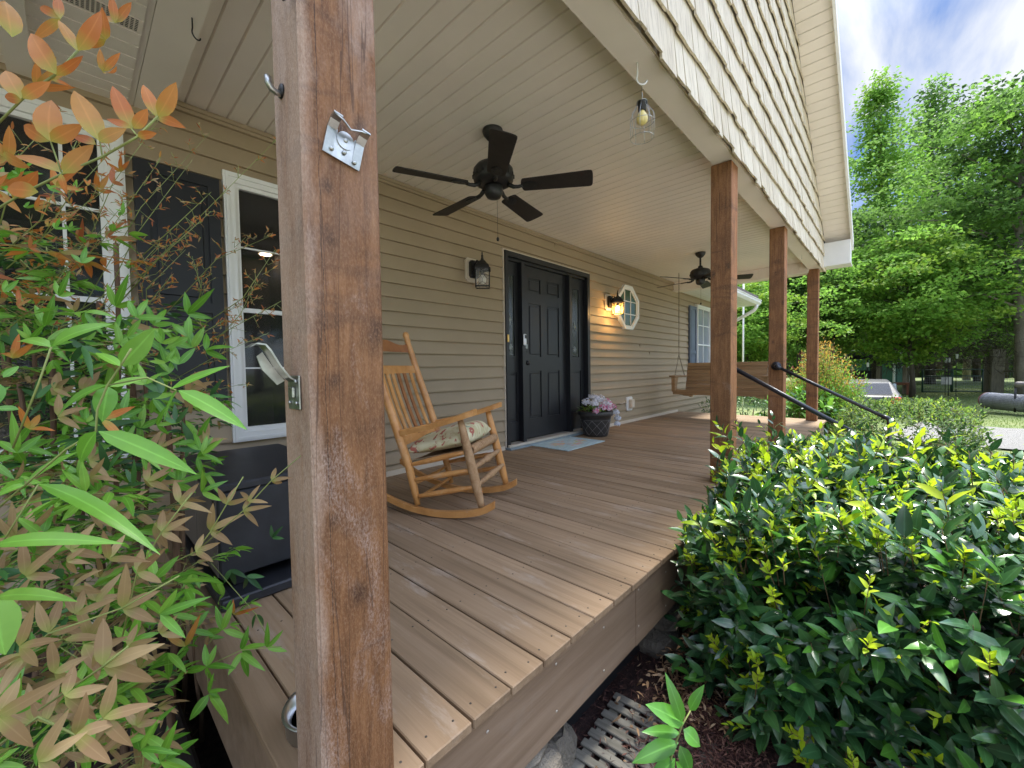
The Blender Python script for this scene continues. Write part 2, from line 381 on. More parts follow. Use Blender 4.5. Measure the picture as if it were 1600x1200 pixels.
        col = mix(t, mul(t, mul(t, up_, gramp(t, big, .40, .62)), .62 if near == 1 else .95), col, (.47, .35, .28) if near == 1 else (.45, .34, .27))
    # long checks
    ck = noise(t, coords(t, (1, 1, .02)), 22, 2, .5)
    cl = _n(t, 'ShaderNodeMath', operation='COMPARE'); cl.inputs[1].default_value = .5; cl.inputs[2].default_value = .0045; t.links.new(ck, cl.inputs[0])
    col = mix(t, mul(t, cl.outputs[0], .5), col, (.035, .018, .012))
    t.links.new(col, b.inputs['Base Color']); b.inputs['Roughness'].default_value = .68; b.inputs['Specular IOR Level'].default_value = .35
    h = mix(t, .5, g, fine); bump(t, b, h, 1.0, .005)
    return m
M['post'] = _post('cedar_post', -.09)
M['postnear'] = _post('cedar_post_weathered', -.01, 1)
M['postgrey'] = _post('cedar_post_bleached', .05, 2)
M['steel'] = plain('galvanised', (.45, .46, .44), .32, metal=1, var=.25, scale=30)
M['steelbowl'] = plain('bowl_steel', (.62, .63, .64), .3, metal=1, var=.05)
M['brass'] = plain('brass', (.60, .38, .12), .35, metal=1, var=.1)
M['silver'] = plain('device_silver', (.60, .61, .63), .35, metal=.2, var=.04)
M['pipe'] = plain('black_pipe', (.035, .037, .045), .38, metal=.4, var=.15, scale=20)
M['chain'] = plain('chain', (.16, .12, .08), .5, metal=.6, var=.2)
M['glass'] = glassmat('window_glass', (.035, .034, .033), .05, .5, .55)
M['glassr'] = glassmat('window_glass_dark', (.03, .05, .04), .06, 1, .6)
M['leadglass'] = glassmat('leaded_glass', (.045, .055, .05), .22, .8)
M['clear'] = glassmat('clear_glass', (.6, .6, .58), .1, .16)
M['amber'] = glassmat('seeded_glass', (.75, .55, .25), .35, .35)
M['bulb'] = plain('bulb_milk', (.72, .68, .60), .3, var=.02, bmp=0)
M['bulbyel'] = plain('bulb_yellow', (.75, .62, .24), .3, var=.05, bmp=0)
M['glow'] = emis('lit_bulb', (1.0, .55, .16), 60)
M['canlight'] = emis('recessed_lamp', (1.0, .78, .5), 9)
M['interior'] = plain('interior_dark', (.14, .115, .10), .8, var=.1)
M['blinds'] = plain('blinds', (.62, .64, .66), .5, var=.03)
M['rubber'] = plain('planter_plastic', (.035, .032, .030), .5, var=.3, scale=25)
M['planterline'] = plain('planter_worn', (.22, .21, .20), .6, var=.2)
M['soil'] = plain('soil', (.03, .02, .013), .9)
M['stone'] = plain('field_stone', (.17, .145, .11), .85, var=.4, scale=7, bmp=.8, bd=.02)
M['boxblack'] = plain('box_black', (.018, .019, .023), .5, var=.3, scale=12)
M['boxgrey'] = plain('box_grey', (.12, .105, .095), .45, var=.12, scale=5)
M['green'] = plain('shed_green', (.05, .15, .11), .5, var=.1)
M['gategreen'] = plain('gate_green', (.012, .045, .028), .5)
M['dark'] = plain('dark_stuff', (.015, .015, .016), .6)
M['redpaint'] = plain('red_lamp', (.55, .02, .02), .25, var=.1)
M['carpaint'] = plain('car_paint', (.035, .038, .042), .5, metal=.0, var=.05)
M['redwood'] = plain('red_wood', (.20, .075, .04), .7, var=.2)
M['wire'] = plain('galvanised_wire', (.30, .31, .33), .5, metal=.7)
M['wirered'] = plain('rusty_wire', (.19, .06, .06), .7, var=.4, scale=40)
M['roofs'] = plain('roof_shingle', (.09, .08, .075), .85, var=.35, scale=40)
M['concrete'] = plain('step_wood', (.19, .135, .1), .7)
# cushion fabric
def _cush():
    m, t, b = nodes('cushion_fabric')
    v = coords(t); a = noise(t, v, 8, 3, .5, 1.2); c = noise(t, coords(t, (1.3, .8, 1)), 9, 2, .5, 2.0)
    col = ramp(t, a, [(.40, (.52, .46, .26)), (.46, (.60, .55, .34)), (.60, (.66, .62, .42))])
    col = mix(t, gramp(t, c, .58, .60), col, (.42, .13, .09))
    col = mix(t, gramp(t, a, .63, .65), col, (.12, .22, .08))
    col = mix(t, gramp(t, noise(t, v, 11, 2, .5, 1.0), .68, .70), col, (.10, .26, .27))
    t.links.new(col, b.inputs['Base Color']); b.inputs['Roughness'].default_value = .85
    bump(t, b, noise(t, v, 300, 2), .3, .002); return m
M['cushion'] = _cush()
def _matm():
    m, t, b = nodes('doormat_print')
    v = coords(t, (1, 6, 1)); g = noise(t, v, 6, 5, .6)
    col = ramp(t, g, [(.3, (.26, .38, .41)), (.5, (.38, .50, .52)), (.75, (.54, .63, .63))])
    v2 = coords(t); blob = noise(t, v2, 7, 3, .5, 1.0)
    tcx = _n(t, 'ShaderNodeTexCoord'); sp = _n(t, 'ShaderNodeSeparateXYZ'); t.links.new(tcx.outputs['Object'], sp.inputs[0])
    vd = _n(t, 'ShaderNodeVectorMath', operation='LENGTH'); t.links.new(coords(t, (2.4, 4.2, 1)), vd.inputs[0])
    mid = ramp(t, vd.outputs['Value'], [(.55, (1, 1, 1)), (.75, (0, 0, 0))])
    col = mix(t, mul(t, mid, gramp(t, blob, .50, .54)), col, (.52, .36, .33))
    col = mix(t, mul(t, mid, gramp(t, noise(t, v2, 11, 2, .5, .5), .60, .64)), col, (.50, .42, .12))
    t.links.new(col, b.inputs['Base Color']); b.inputs['Roughness'].default_value = .8; return m
M['matprint'] = _matm()
# ground materials
def _ground():
    m, t, b = nodes('lawn')
    v = coords(t); a = noise(t, v, .35, 6, .6); f = noise(t, v, 14, 5, .7)
    col = ramp(t, a, [(.3, (.060, .105, .022)), (.5, (.115, .165, .040)), (.72, (.23, .23, .09))])
    col = mix(t, .5, col, ramp(t, f, [(.3, (.05, .09, .02)), (.75, (.22, .25, .09))]))
    t.links.new(col, b.inputs['Base Color']); b.inputs['Roughness'].default_value = .9; bump(t, b, f, .8, .05); return m
M['lawn'] = _ground()
M['gravel'] = plain('gravel', (.56, .52, .46), .9, var=.35, scale=30, bmp=.8, bd=.02)
M['sandy'] = plain('bare_path', (.40, .33, .25), .95, var=.2, scale=9, bmp=.6, bd=.02)
def _mulch():
    m, t, b = nodes('mulch')
    v = coords(t); f = noise(t, v, 45, 6, .75)
    t.links.new(ramp(t, f, [(.3, (.012, .006, .005)), (.55, (.055, .024, .018)), (.8, (.12, .06, .045))]), b.inputs['Base Color'])
    b.inputs['Roughness'].default_value = .9; bump(t, b, f, 1, .03); return m
M['mulch'] = _mulch()
def _chip():
    m, t, b = nodes('mulch_chip')
    t.links.new(ramp(t, island(t), [(0, (.028, .010, .008)), (.6, (.10, .038, .028)), (1, (.20, .10, .07))]), b.inputs['Base Color']); b.inputs['Roughness'].default_value = .85; return m
M['chip'] = _chip()
M['litter'] = leafmat('dead_leaf', (.16, .085, .04), (.38, .23, .12), .6, .1, .3, (.50, .36, .22))
# foliage
M['hdark'] = leafmat('laurel_old_leaf', (.014, .050, .020), (.030, .096, .032), .25, .08, .5, (.06, .17, .042), coat=.6, vein=.35)
M['hmid'] = leafmat('laurel_leaf', (.05, .17, .022), (.085, .25, .03), .32, .22, .45, (.09, .26, .04), coat=.2, vein=.3)
M['hnew'] = leafmat('laurel_new_leaf', (.27, .43, .015), (.42, .58, .02), .42, .42, .35, (.52, .62, .04), vein=.1)
M['ngreen'] = leafmat('nandina_green_leaf', (.08, .235, .02), (.14, .34, .03), .36, .3, .45, (.22, .42, .05), vein=.35)
M['ndk'] = leafmat('nandina_dark_leaf', (.022, .075, .022), (.045, .13, .030), .4, .2, .4)
M['norange'] = leafmat('nandina_orange_leaf', (.44, .13, .03), (.52, .19, .04), .45, .35, .3, (.46, .26, .07), basec=(.32, .36, .06), vein=.2)
M['npink'] = leafmat('nandina_bronze_leaf', (.25, .155, .07), (.35, .235, .11), .5, .35, .3, (.42, .30, .14), basec=(.28, .33, .07), vein=.15)
M['ntip'] = leafmat('nandina_red_leaf', (.30, .08, .03), (.42, .16, .05), .5, .3, .3, (.45, .26, .09))
M['maple'] = leafmat('maple_leaf', (.10, .215, .035), (.17, .335, .05), .65, .45, .12, (.27, .43, .08))
M['oakl'] = leafmat('oak_leaf', (.085, .17, .04), (.14, .26, .06), .65, .42, .12, (.21, .34, .08))
M['darkl'] = leafmat('forest_leaf', (.03, .065, .018), (.055, .11, .03), .6, .2, .2, (.04, .10, .025))
M['yellowl'] = leafmat('euonymus_leaf', (.10, .20, .025), (.19, .32, .035), .6, .35, .2, (.32, .42, .07))
M['grass'] = leafmat('grass_blade', (.07, .13, .02), (.14, .22, .04), .6, .3, .2, (.26, .30, .09))
M['bark'] = wood('bark', (.035, .028, .022), (.085, .07, .055), (.16, .14, .11), (1, 1, .15), 9, .9, isl=0, bmp=1)
M['barkpale'] = wood('pale_bark', (.12, .10, .08), (.24, .21, .17), (.38, .35, .30), (1, 1, .25), 6, .9, isl=0, bmp=1)
M['cane'] = wood('nandina_cane', (.05, .028, .016), (.12, .07, .04), (.22, .14, .08), (1, 1, .1), 60, .8, isl=.1, bmp=.6)
M['twig'] = plain('twig', (.22, .26, .07), .6, var=.3)
M['twigred'] = plain('twig_red', (.20, .09, .06), .6, var=.3)
M['stem'] = plain('hedge_stem', (.14, .085, .04), .7, var=.3)
M['pinkf'] = leafmat('pink_petal', (.72, .14, .32), (.80, .28, .46), .6, .3, .2, (.85, .50, .60))
M['whitef'] = leafmat('white_petal', (.68, .68, .76), (.80, .79, .84), .6, .3, .2, (.88, .86, .88))
M['bluef'] = leafmat('bluish_petal', (.62, .66, .78), (.76, .79, .86), .6, .3, .2)
M['lattice'] = wood('lattice_wood', (.07, .065, .05), (.15, .14, .115), (.23, .215, .18), (1, .08, 1), 30, .85, isl=.1, bmp=.7)
M['drive'] = plain('driveway_gravel', (.23, .225, .21), .9, var=.3, scale=30, bmp=.8, bd=.02)
M['treereflect'] = glassmat('octagon_tree_reflection', (.03, .085, .055), .12, 1, .35)  # green of the reflected trees put into the glass colour
M['postfrontlit'] = _post('cedar_post_front_lit', -.12)  # own orange cedar tone, plus brighter front light put into the colour
_pf = M['postfrontlit'].node_tree
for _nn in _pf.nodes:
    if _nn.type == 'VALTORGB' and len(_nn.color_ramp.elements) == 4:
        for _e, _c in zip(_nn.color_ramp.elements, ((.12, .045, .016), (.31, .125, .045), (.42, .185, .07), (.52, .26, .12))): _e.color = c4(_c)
M['curtain'] = glassmat('curtained_glass', (.26, .28, .31), .08, 1, .5)
# ================================================================ ground
rng = random.Random(3); nr = np.random.RandomState(7)
GZ = -0.6
def gh(x, y):
    return GZ - .42*math.exp(-((x-13.9)**2+(y+1.55)**2)/9.0)*(1 if x > 12.6 else 0)*0 - .40*math.exp(-((x-19.0)**2+(y+2.0)**2)/10.0) + .035*math.sin(x*.35+1)*math.cos(y*.3) * min(1, max(0, (abs(x-4)-6)/8))
def sheet(name, pts, z, m, kind='structure', sub=0):
    b = MB(); b.prism(pts, z-.3, z, 'xy'); o = b.build(name, m); tag(o, kind=kind); return o
b = MB(); n = 90
xs = [-60 + 320*(i/n)**1.6 if i else -60 for i in range(n+1)]; xs = sorted(list(np.linspace(-60, -6, 10)) + list(np.linspace(-5, 40, 70)) + list(np.linspace(45, 700, 25)))
ys = sorted(list(np.linspace(-500, -35, 15)) + list(np.linspace(-30, 30, 60)) + list(np.linspace(35, 500, 15)))
vs = [(x, y, gh(x, y)) for x in xs for y in ys]; ny = len(ys)
fs = [(i*ny+j, (i+1)*ny+j, (i+1)*ny+j+1, i*ny+j+1) for i in range(len(xs)-1) for j in range(ny-1)]
b.add(vs, fs, True); tag(b.build('ground', M['lawn']), kind='structure')
def blob(name, cx, cy, rx, ry, z, m, seed, rot=0):
    r = random.Random(seed); k = 48; ph = [r.uniform(0, 6.28) for _ in range(4)]
    pts = []
    for i in range(k):
        t = 2*PI*i/k; q = 1+.08*math.sin(3*t+ph[0])+.05*math.sin(5*t+ph[1])+.03*math.sin(9*t+ph[2])
        x, y = rx*q*math.cos(t), ry*q*math.sin(t)
        pts.append((cx+x*math.cos(rot)-y*math.sin(rot), cy+x*math.sin(rot)+y*math.cos(rot)))
    bb = MB(); bb.prism(pts, z-.05, z); return tag(bb.build(name, m), kind='structure')
blob('mulch_bed', 2.6, -2.3, 7.6, 3.0, GZ+.012, M['mulch'], 2)
# gravel driveway running away to the left, and the bare path beside it
def road(name, pts, w, z, m):
    bb = MB(); vs = []; k = len(pts)
    for i, p in enumerate(pts):
        a = Vector(pts[max(0, i-1)]); c = Vector(pts[min(k-1, i+1)]); d = (c-a).normalized(); nn = Vector((-d.y, d.x))
        q = 1+.06*math.sin(i*2.3)
        vs += [(p[0]+nn.x*w*q, p[1]+nn.y*w*q, z), (p[0]-nn.x*w*q, p[1]-nn.y*w*q, z)]
    fs = [(2*i, 2*i+1, 2*i+3, 2*i+2) for i in range(k-1)]
    bb.add(vs, fs); return tag(bb.build(name, m), kind='structure')
g0, g1 = PL(1528, 690, 2, GZ), PL(1600, 690, 2, GZ)
road('driveway', [(12.6, -3.3), (12.4, -4.2), (12.3, -5.2), (13.0, -8), (15, -14), (20, -30)], 1.75, GZ+.035, M['drive'])
road('bounce_gravel', [(-22, -11), (-10, -10.2), (0, -10), (8.4, -10)], 5.0, GZ+.025, M['gravel'])  # unseen pale ground, added to bounce light up into the porch
road('path', [(7.5, -4.3), (8.6, -4.6), (9.7, -4.9), (10.4, -5.6), (10.6, -8)], .42, GZ+.03, M['sandy'])

# ================================================================ house
H = 2.52
house = thing('house', 'tan vinyl sided house with covered porch and cream shake gable', 'house', (0, 0, 0))
openings = [(-1.34, .238, .44, 2.262), (.69, 1.60, .45, 2.182), (3.228, 4.952, -.02, 2.212)]
def siding(b, X0, X1, Z0, Z1, ops, y=0, flip=1):
    xsn = sorted(set([X0, X1] + [v for o in ops for v in o[:2] if X0 < v < X1]))
    k0 = int(math.floor((Z0-.097)/.119)); k = k0
    while .097+.119*k < Z1:
        zb = .097+.119*k; zt = zb+.119
        for xa, xb in zip(xsn[:-1], xsn[1:]):
            xm = (xa+xb)/2; iv = [(max(zb, Z0), min(zt, Z1))]
            for o in ops:
                if o[0] < xm < o[1]:
                    nv = []
                    for (a, c) in iv:
                        if o[3] <= a or o[2] >= c: nv.append((a, c)); continue
                        if o[2] > a: nv.append((a, o[2]))
                        if o[3] < c: nv.append((o[3], c))
                    iv = nv
            for a, c in iv:
                if c-a < .002: continue
                yy = lambda z: y-.032+.026*(z-zb)/.119
                # gently rolled lap: two facets
                zm = a+(c-a)*.12
                vs = [(xa, yy(a), a), (xb, yy(a), a), (xb, yy(zm)-.0015, zm), (xa, yy(zm)-.0015, zm), (xb, yy(c), c), (xa, yy(c), c), (xa, y, a), (xb, y, a)]
                b.add(vs, [(0, 1, 2, 3), (3, 2, 4, 5), (6, 7, 1, 0)])
        k += 1
wb = MB(); siding(wb, -2.4, 11.3, -.42, H, openings)
for sxp, szp in ((4.18, 2.33), (6.52, 1.14), (6.9, 1.02)):
    zb = .097+.119*round((szp-.097)/.119); wb.box((sxp, -.0225, zb+.004), (sxp+.0012, -.008, zb+.110))
wb.box((-2.4, .03, -.42), (-1.34, .12, H)); wb.box((.24, .03, -.42), (.69, .12, H)); wb.box((1.6, .03, -.42), (3.22, .12, H)); wb.box((4.96, .03, -.42), (11.3, .12, H)); wb.box((-1.34, .03, -.42), (.24, .12, .43)); wb.box((.69, .03, -.42), (1.6, .12, .44))
wb.box((11.2, .12, -.42), (11.3, 7, 2.5)); wb.box((-2.4, 6.9, -.6), (11.3, 7, 2.5)); wb.box((-2.4, .12, -.42), (-2.3, 6.9, 2.5))
wb.build('wall', M['siding'], house)
fb = MB(); fb.box((-2.38, .0, -.6), (11.28, 6.95, -.42)); fb.build('foundation', M['stone'], house)
tb = MB()
tb.box((.3, -.034, 2.462), (7.95, -.003, 2.482)); tb.box((.3, -.046, 2.482), (7.95, -.003, 2.497)); tb.build('ceiling_trim', M['siding'], house)
tb = MB(); tb.box((4.96, -.03, .002), (8.14, -.002, .045)); tb.box((.285, -.03, .002), (3.22, -.002, .045)); tb.box((-2.4, -.03, -.44), (.284, -.002, -.415)); tb.build('starter_trim', M['trim'], house)
# ceiling of grooved vinyl boards
cb = MB(); x = .30; i = 0
while x < 7.97:
    w = .107; x1 = x+w
    cb.add([(x, 0, H+.012), (x+.003, 0, H+.012), (x+.010, 0, H), (x1-.002, 0, H), (x1, 0, H+.012),
            (x, -2.16, H+.012), (x+.003, -2.16, H+.012), (x+.010, -2.16, H), (x1-.002, -2.16, H), (x1, -2.16, H+.012)],
           [(0, 1, 6, 5), (1, 2, 7, 6), (2, 3, 8, 7), (3, 4, 9, 8)])
    x = x1; i += 1
cb.box((.3, -2.16, H+.02), (7.97, 0, H+.05)); cb.build('ceiling', M['cream'], house)
# beams
BZ = 2.395
bb = MB(); bb.box((.29, -2.285, BZ), (8.14, -2.14, 2.62)); bb.box((.45, -2.128, 2.44), (7.95, -2.119, H-.002)); bb.build('front_beam', M['cream'], house)
bb = MB(); bb.box((.288, -2.14, BZ), (.437, -.0, 2.62)); bb.box((.262, -2.6, BZ+.004), (.286, -.0, 2.60)); bb.build('side_beam', M['cream'], house)
bb = MB(); bb.box((7.965, -2.14, 2.345), (8.12, -.0, 2.62))
for k in range(15): bb.box((7.955, -.02-k*.143, 2.365), (7.966, -.148-k*.143, 2.515))
bb.box((7.945, -2.14, 2.338), (8.14, -.0, 2.366)); bb.build('end_beam', M['cream'], house)
# soffit left of the porch
sb = MB(); y = 0; k = 0
while y > -1.3:
    w = .1
    sb.add([(-3, y, 2.402), (-3, y-.008, 2.392), (-3, y-w, 2.392), (.262, y, 2.402), (.262, y-.008, 2.392), (.262, y-w, 2.392)], [(0, 1, 4, 3), (1, 2, 5, 4)])
    sb.add([(-3, y-w, 2.392), (.262, y-w, 2.392), (.262, y-w, 2.402), (-3, y-w, 2.402)], [(0, 1, 2, 3)]); y -= w
sb.box((-3, -1.3, 2.41), (.262, 0, 2.45)); sb.box((-.16, -1.3, 2.36), (-.075, 0, 2.39))
sb.build('soffit', M['cream'], house)
vb = MB()
for k in range(16):
    for j in range(7): vb.box((.02+k*.0145, -.72-j*.012, 2.3905), (.029+k*.0145, -.7245-j*.012, 2.3925))
vb.build('soffit_vent', M['dark'], house)
sb = MB(); sb.box((-3.0, -1.33, 2.37), (.286, -1.3, 2.52)); sb.build('fascia', M['white'], house)
# right hand eave, gutter, downspout
sb = MB()
for k in range(6): sb.box((8.145, -.02-k*.1, 2.372), (11.6, -.113-k*.1, 2.382))
sb.box((8.145, -.62, 2.384), (11.6, 0, 2.40)); sb.build('soffit', M['white'], house)
gx = MB(); prof = [(-.62, 2.37), (-.69, 2.37), (-.735, 2.42), (-.735, 2.475), (-.747, 2.475), (-.747, 2.49), (-.62, 2.49)]
gx.prism(prof, 8.42, 11.65, 'yz'); gx.build('gutter', M['white'], house)
gx = MB(); gx.tube([(11.45, -.67, 2.37), (11.45, -.67, 2.32), (11.45, -.62, 2.24), (11.45, -.42, 2.13), (11.45, -.2, 2.02), (11.45, -.08, 1.93), (11.45, -.04, 1.8), (11.45, -.04, -.5)], .042, 10); gx.build('downspout', M['white'], house)
# roofs
rb = MB()
def slab(b, pts, th=.1):
    pts = [Vector(p) for p in pts]; b.add([tuple(p) for p in pts] + [tuple(p+Vector((0, 0, th))) for p in pts], [(3, 2, 1, 0), (4, 5, 6, 7), (0, 1, 5, 4), (1, 2, 6, 5), (2, 3, 7, 6), (3, 0, 4, 7)])
sl_ = .62
def rz(y): return 2.52+sl_*(y+.65)
slab(rb, [(-3, -1.32, rz(-.65)-.02), (.2, -1.32, rz(-.65)-.02), (.2, 3.5, rz(3.5)), (-3, 3.5, rz(3.5))])
slab(rb, [(.2, 0, rz(0)), (8.3, 0, rz(0)), (8.3, 3.5, rz(3.5)), (.2, 3.5, rz(3.5))])
slab(rb, [(8.3, -.66, 2.505), (11.7, -.66, 2.505), (11.7, 3.5, rz(3.5)), (8.3, 3.5, rz(3.5))])
slab(rb, [(-3, 3.5, rz(3.5)), (11.7, 3.5, rz(3.5)), (11.7, 7.6, rz(-.65)), (-3, 7.6, rz(-.65))])
# gable roof over the porch
RX, RZ_, RS = 8.41, 2.80, .635; AX = 4.22
def rk(x): return RZ_+RS*((RX-x) if x > AX else (x-(2*AX-RX)))
pk = rk(AX)
YF = -2.64
slab(rb, [(RX+.02, YF, RZ_), (RX+.02, 4, RZ_), (AX, 4, pk), (AX, YF, pk)], .11)
slab(rb, [(2*AX-RX-.02, YF, RZ_), (2*AX-RX-.02, 4, RZ_), (AX, 4, pk), (AX, YF, pk)], .11)
rb.build('roof', M['roofs'], house)
# gable wall of individual shakes
gw = MB(); zc = 2.375; row = 0
gr = random.Random(11)
while zc < pk-.1:
    x = .05 - gr.uniform(0, .1)
    while x < RX-.02:
        w = gr.choice((.075, .10, .125, .15, .18))*gr.uniform(.9, 1.1); x1 = min(x+w-.006, RX)
        xm = max(x, .05)
        top = min(zc+.255, min(rk(xm), rk(x1))-.0)
        if top > zc+.02 and x1 > xm+.01:
            j = gr.uniform(-.015, .012); zb = zc+j; yo = -2.329+gr.uniform(-.004, .004); th = .013
            vs = [(xm, yo, zb), (x1, yo, zb+gr.uniform(-.004, .004)), (x1, -2.303, top), (xm, -2.303, top), (xm, yo+th, zb), (x1, yo+th, zb), (x1, -2.30, top), (xm, -2.30, top)]
            gw.add(vs, [(0, 1, 2, 3), (5, 4, 7, 6), (0, 4, 5, 1), (1, 5, 6, 2), (4, 0, 3, 7)])
        x += w
    zc += .233; row += 1
gw.build('gable_shakes', M['shake'], house)
gw = MB(); gw.add([(.05, -2.295, 2.40), (RX-.01, -2.295, 2.40), (RX-.01, -2.295, 2.83), (AX, -2.295, pk+.03), (.05, -2.295, 2.83), (.05, -2.20, 2.40), (RX-.01, -2.20, 2.40), (RX-.01, -2.20, 2.83), (AX, -2.20, pk+.03), (.05, -2.20, 2.83)],
                  [(0, 1, 2, 3, 4), (9, 8, 7, 6, 5), (0, 5, 6, 1), (1, 6, 7, 2), (2, 7, 8, 3)]); gw.build('gable_backing', M['trim'], house)
# rake soffit boards, rake fascia, return
for sgn in (1, -1):
    sb = MB(); x0 = RX; L_ = (RX-AX); nb = 42
    for k in range(nb):
        xa = RX-L_*k/nb; xb = RX-L_*(k+1)/nb+.008
        za, zb = rk(xa)-.03, rk(xb)-.03
        mx_ = (lambda v: v) if sgn > 0 else (lambda v: 2*AX-v)
        sb.add([(mx_(xa), -2.31, za), (mx_(xa), -2.63, za), (mx_(xb), -2.63, zb), (mx_(xb), -2.31, zb), (mx_(xa), -2.31, za+.02), (mx_(xa), -2.63, za+.02), (mx_(xb), -2.63, zb+.02), (mx_(xb), -2.31, zb+.02)],
               [(0, 1, 2, 3), (7, 6, 5, 4), (0, 4, 5, 1), (3, 2, 6, 7)])
    sb.build('rake_soffit', M['cream'], house)
    sb = MB(); xe = RX+.02
    sb.add([(mx_(xe), YF-.02, RZ_-.12), (mx_(AX), YF-.02, pk-.10), (mx_(AX), YF-.02, pk+.07), (mx_(xe), YF-.02, RZ_+.05), (mx_(xe), YF+.006, RZ_-.12), (mx_(AX), YF+.006, pk-.10), (mx_(AX), YF+.006, pk+.07), (mx_(xe), YF+.006, RZ_+.05)],
           [(0, 1, 2, 3), (7, 6, 5, 4), (0, 4, 5, 1), (2, 6, 7, 3), (0, 3, 7, 4)])
    sb.build('rake_fascia', M['white'], house)
sb = MB(); sb.box((8.16, -2.635, 2.46), (RX+.045, -2.26, 2.80)); sb.box((8.15, -2.645, 2.435), (RX+.06, -2.25, 2.459)); sb.build('eave_return', M['white'], house)
gx = MB(); gx.prism([(RX+.045, 2.60), (RX+.10, 2.60), (RX+.15, 2.65), (RX+.15, 2.735), (RX+.045, 2.735)], -2.60, 0, 'xz'); gx.build('gutter', M['white'], house)
# posts
def post(x0, x1, y0, y1, z1, m, label):
    p = MB(); p.box((x0, y0, .002), (x1, y1, z1), bev=.004); o = p.build('porch_post', [m, M['postfrontlit']], house); o['label'] = label
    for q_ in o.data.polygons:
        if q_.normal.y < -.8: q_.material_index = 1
    return o
pn = MB(); pn.box((.302, -2.35, -.03+.032), (.457, -2.212, 2.393), bev=.005)
npost = pn.build('porch_post', [M['postnear'], M['postgrey']], house); npost['label'] = 'nearest weathered cedar post with two metal brackets'
for p in npost.data.polygons:
    if p.normal.x < -.8: p.material_index = 1
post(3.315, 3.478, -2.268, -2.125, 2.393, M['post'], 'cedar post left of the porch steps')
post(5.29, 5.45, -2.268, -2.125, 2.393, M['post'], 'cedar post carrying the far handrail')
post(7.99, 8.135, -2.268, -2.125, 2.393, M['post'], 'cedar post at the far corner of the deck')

# windows ------------------------------------------------------------------
def window(x0, x1, z0, z1, rails, bars, cas=.07, glass='glass', y=0, lab=None, hm=.012):
    w = MB(); f = [(x0, x1, z0, z0+cas), (x0, x1, z1-cas, z1), (x0, x0+cas, z0+cas, z1-cas), (x1-cas, x1, z0+cas, z1-cas)]
    root = None
    for k, (a, c, d, e) in enumerate(f): w.box((a, y-.048, d), (c, y+.05, e))
    w.box((x0+.012, y-.056, z0+.012), (x1-.012, y-.0485, z0+.03)); w.box((x0+.012, y-.056, z1-.03), (x1-.012, y-.0485, z1-.012))
    w.box((x0+.012, y-.056, z0+.03), (x0+.028, y-.0485, z1-.03)); w.box((x1-.028, y-.056, z0+.03), (x1-.012, y-.0485, z1-.03))
    fr = w.build('window', M['white'], house)
    if lab: fr['label'] = lab
    ix0, ix1, iz0, iz1 = x0+cas, x1-cas, z0+cas, z1-cas
    s = MB(); s.box((ix0, y-.03, iz0), (ix0+.025, y+.0, iz1)); s.box((ix1-.025, y-.03, iz0), (ix1, y+.0, iz1)); s.box((ix0+.025, y-.03, iz0), (ix1-.025, y, iz0+.03)); s.box((ix0+.025, y-.03, iz1-.025), (ix1-.025, y, iz1))
    for z in rails: s.box((ix0+.025, y-.028, z-.014), (ix1-.025, y-.002, z+.014))
    s.build('sash', M['white'], fr)
    if bars:
        s = MB()
        for bz in bars[0]: s.box((ix0+.025, y-.017, bz-hm*.6), (ix1-.025, y-.0045, bz+hm*.6))
        for bx in bars[1]: s.box((bx-hm*.6, y-.0165, iz0+.03), (bx+hm*.6, y-.0052, iz1-.025))
        s.build('muntin', M['white'], fr)
    g = MB(); g.box((ix0+.01, y-.004, iz0+.01), (ix1-.01, y+.0, iz1-.01)); g.build('pane', M[glass], fr)
    return fr
window(.69, 1.60, .45, 2.18, [1.31], ([.93, 1.72], []), .062, lab='white framed window left of the near post', hm=.008)
window(-1.34, .237, .44, 2.26, [1.30], ([1.78], [.0, -.3, -.6]), .078, lab='white gridded window behind the nandina')
fw_ = window(9.11, 10.05, .45, 2.21, [1.36], ([1.78], [9.58]), .05, glass='curtain', y=-.03, lab='white window with raised blinds beyond the swing')
bl = MB()
for k in range(26): bl.box((9.2, -.028, 1.42+k*.028), (9.62, -.010, 1.438+k*.028))
bl.build('blinds', M['blinds'], fw_)
# room behind the near windows
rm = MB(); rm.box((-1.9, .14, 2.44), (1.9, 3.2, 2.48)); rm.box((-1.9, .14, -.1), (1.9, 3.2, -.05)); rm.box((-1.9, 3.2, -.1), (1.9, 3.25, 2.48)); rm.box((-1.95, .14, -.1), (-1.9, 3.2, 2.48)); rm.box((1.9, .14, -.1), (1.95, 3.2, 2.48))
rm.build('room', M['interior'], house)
q = PL(415, 398, 2, 2.43); rl = MB(); rl.lathe([(.0, -.004), (.07, -.004), (.075, .004)], (q.x, q.y, 2.43), 20); rl.build('ceiling_lamp', M['canlight'], house)
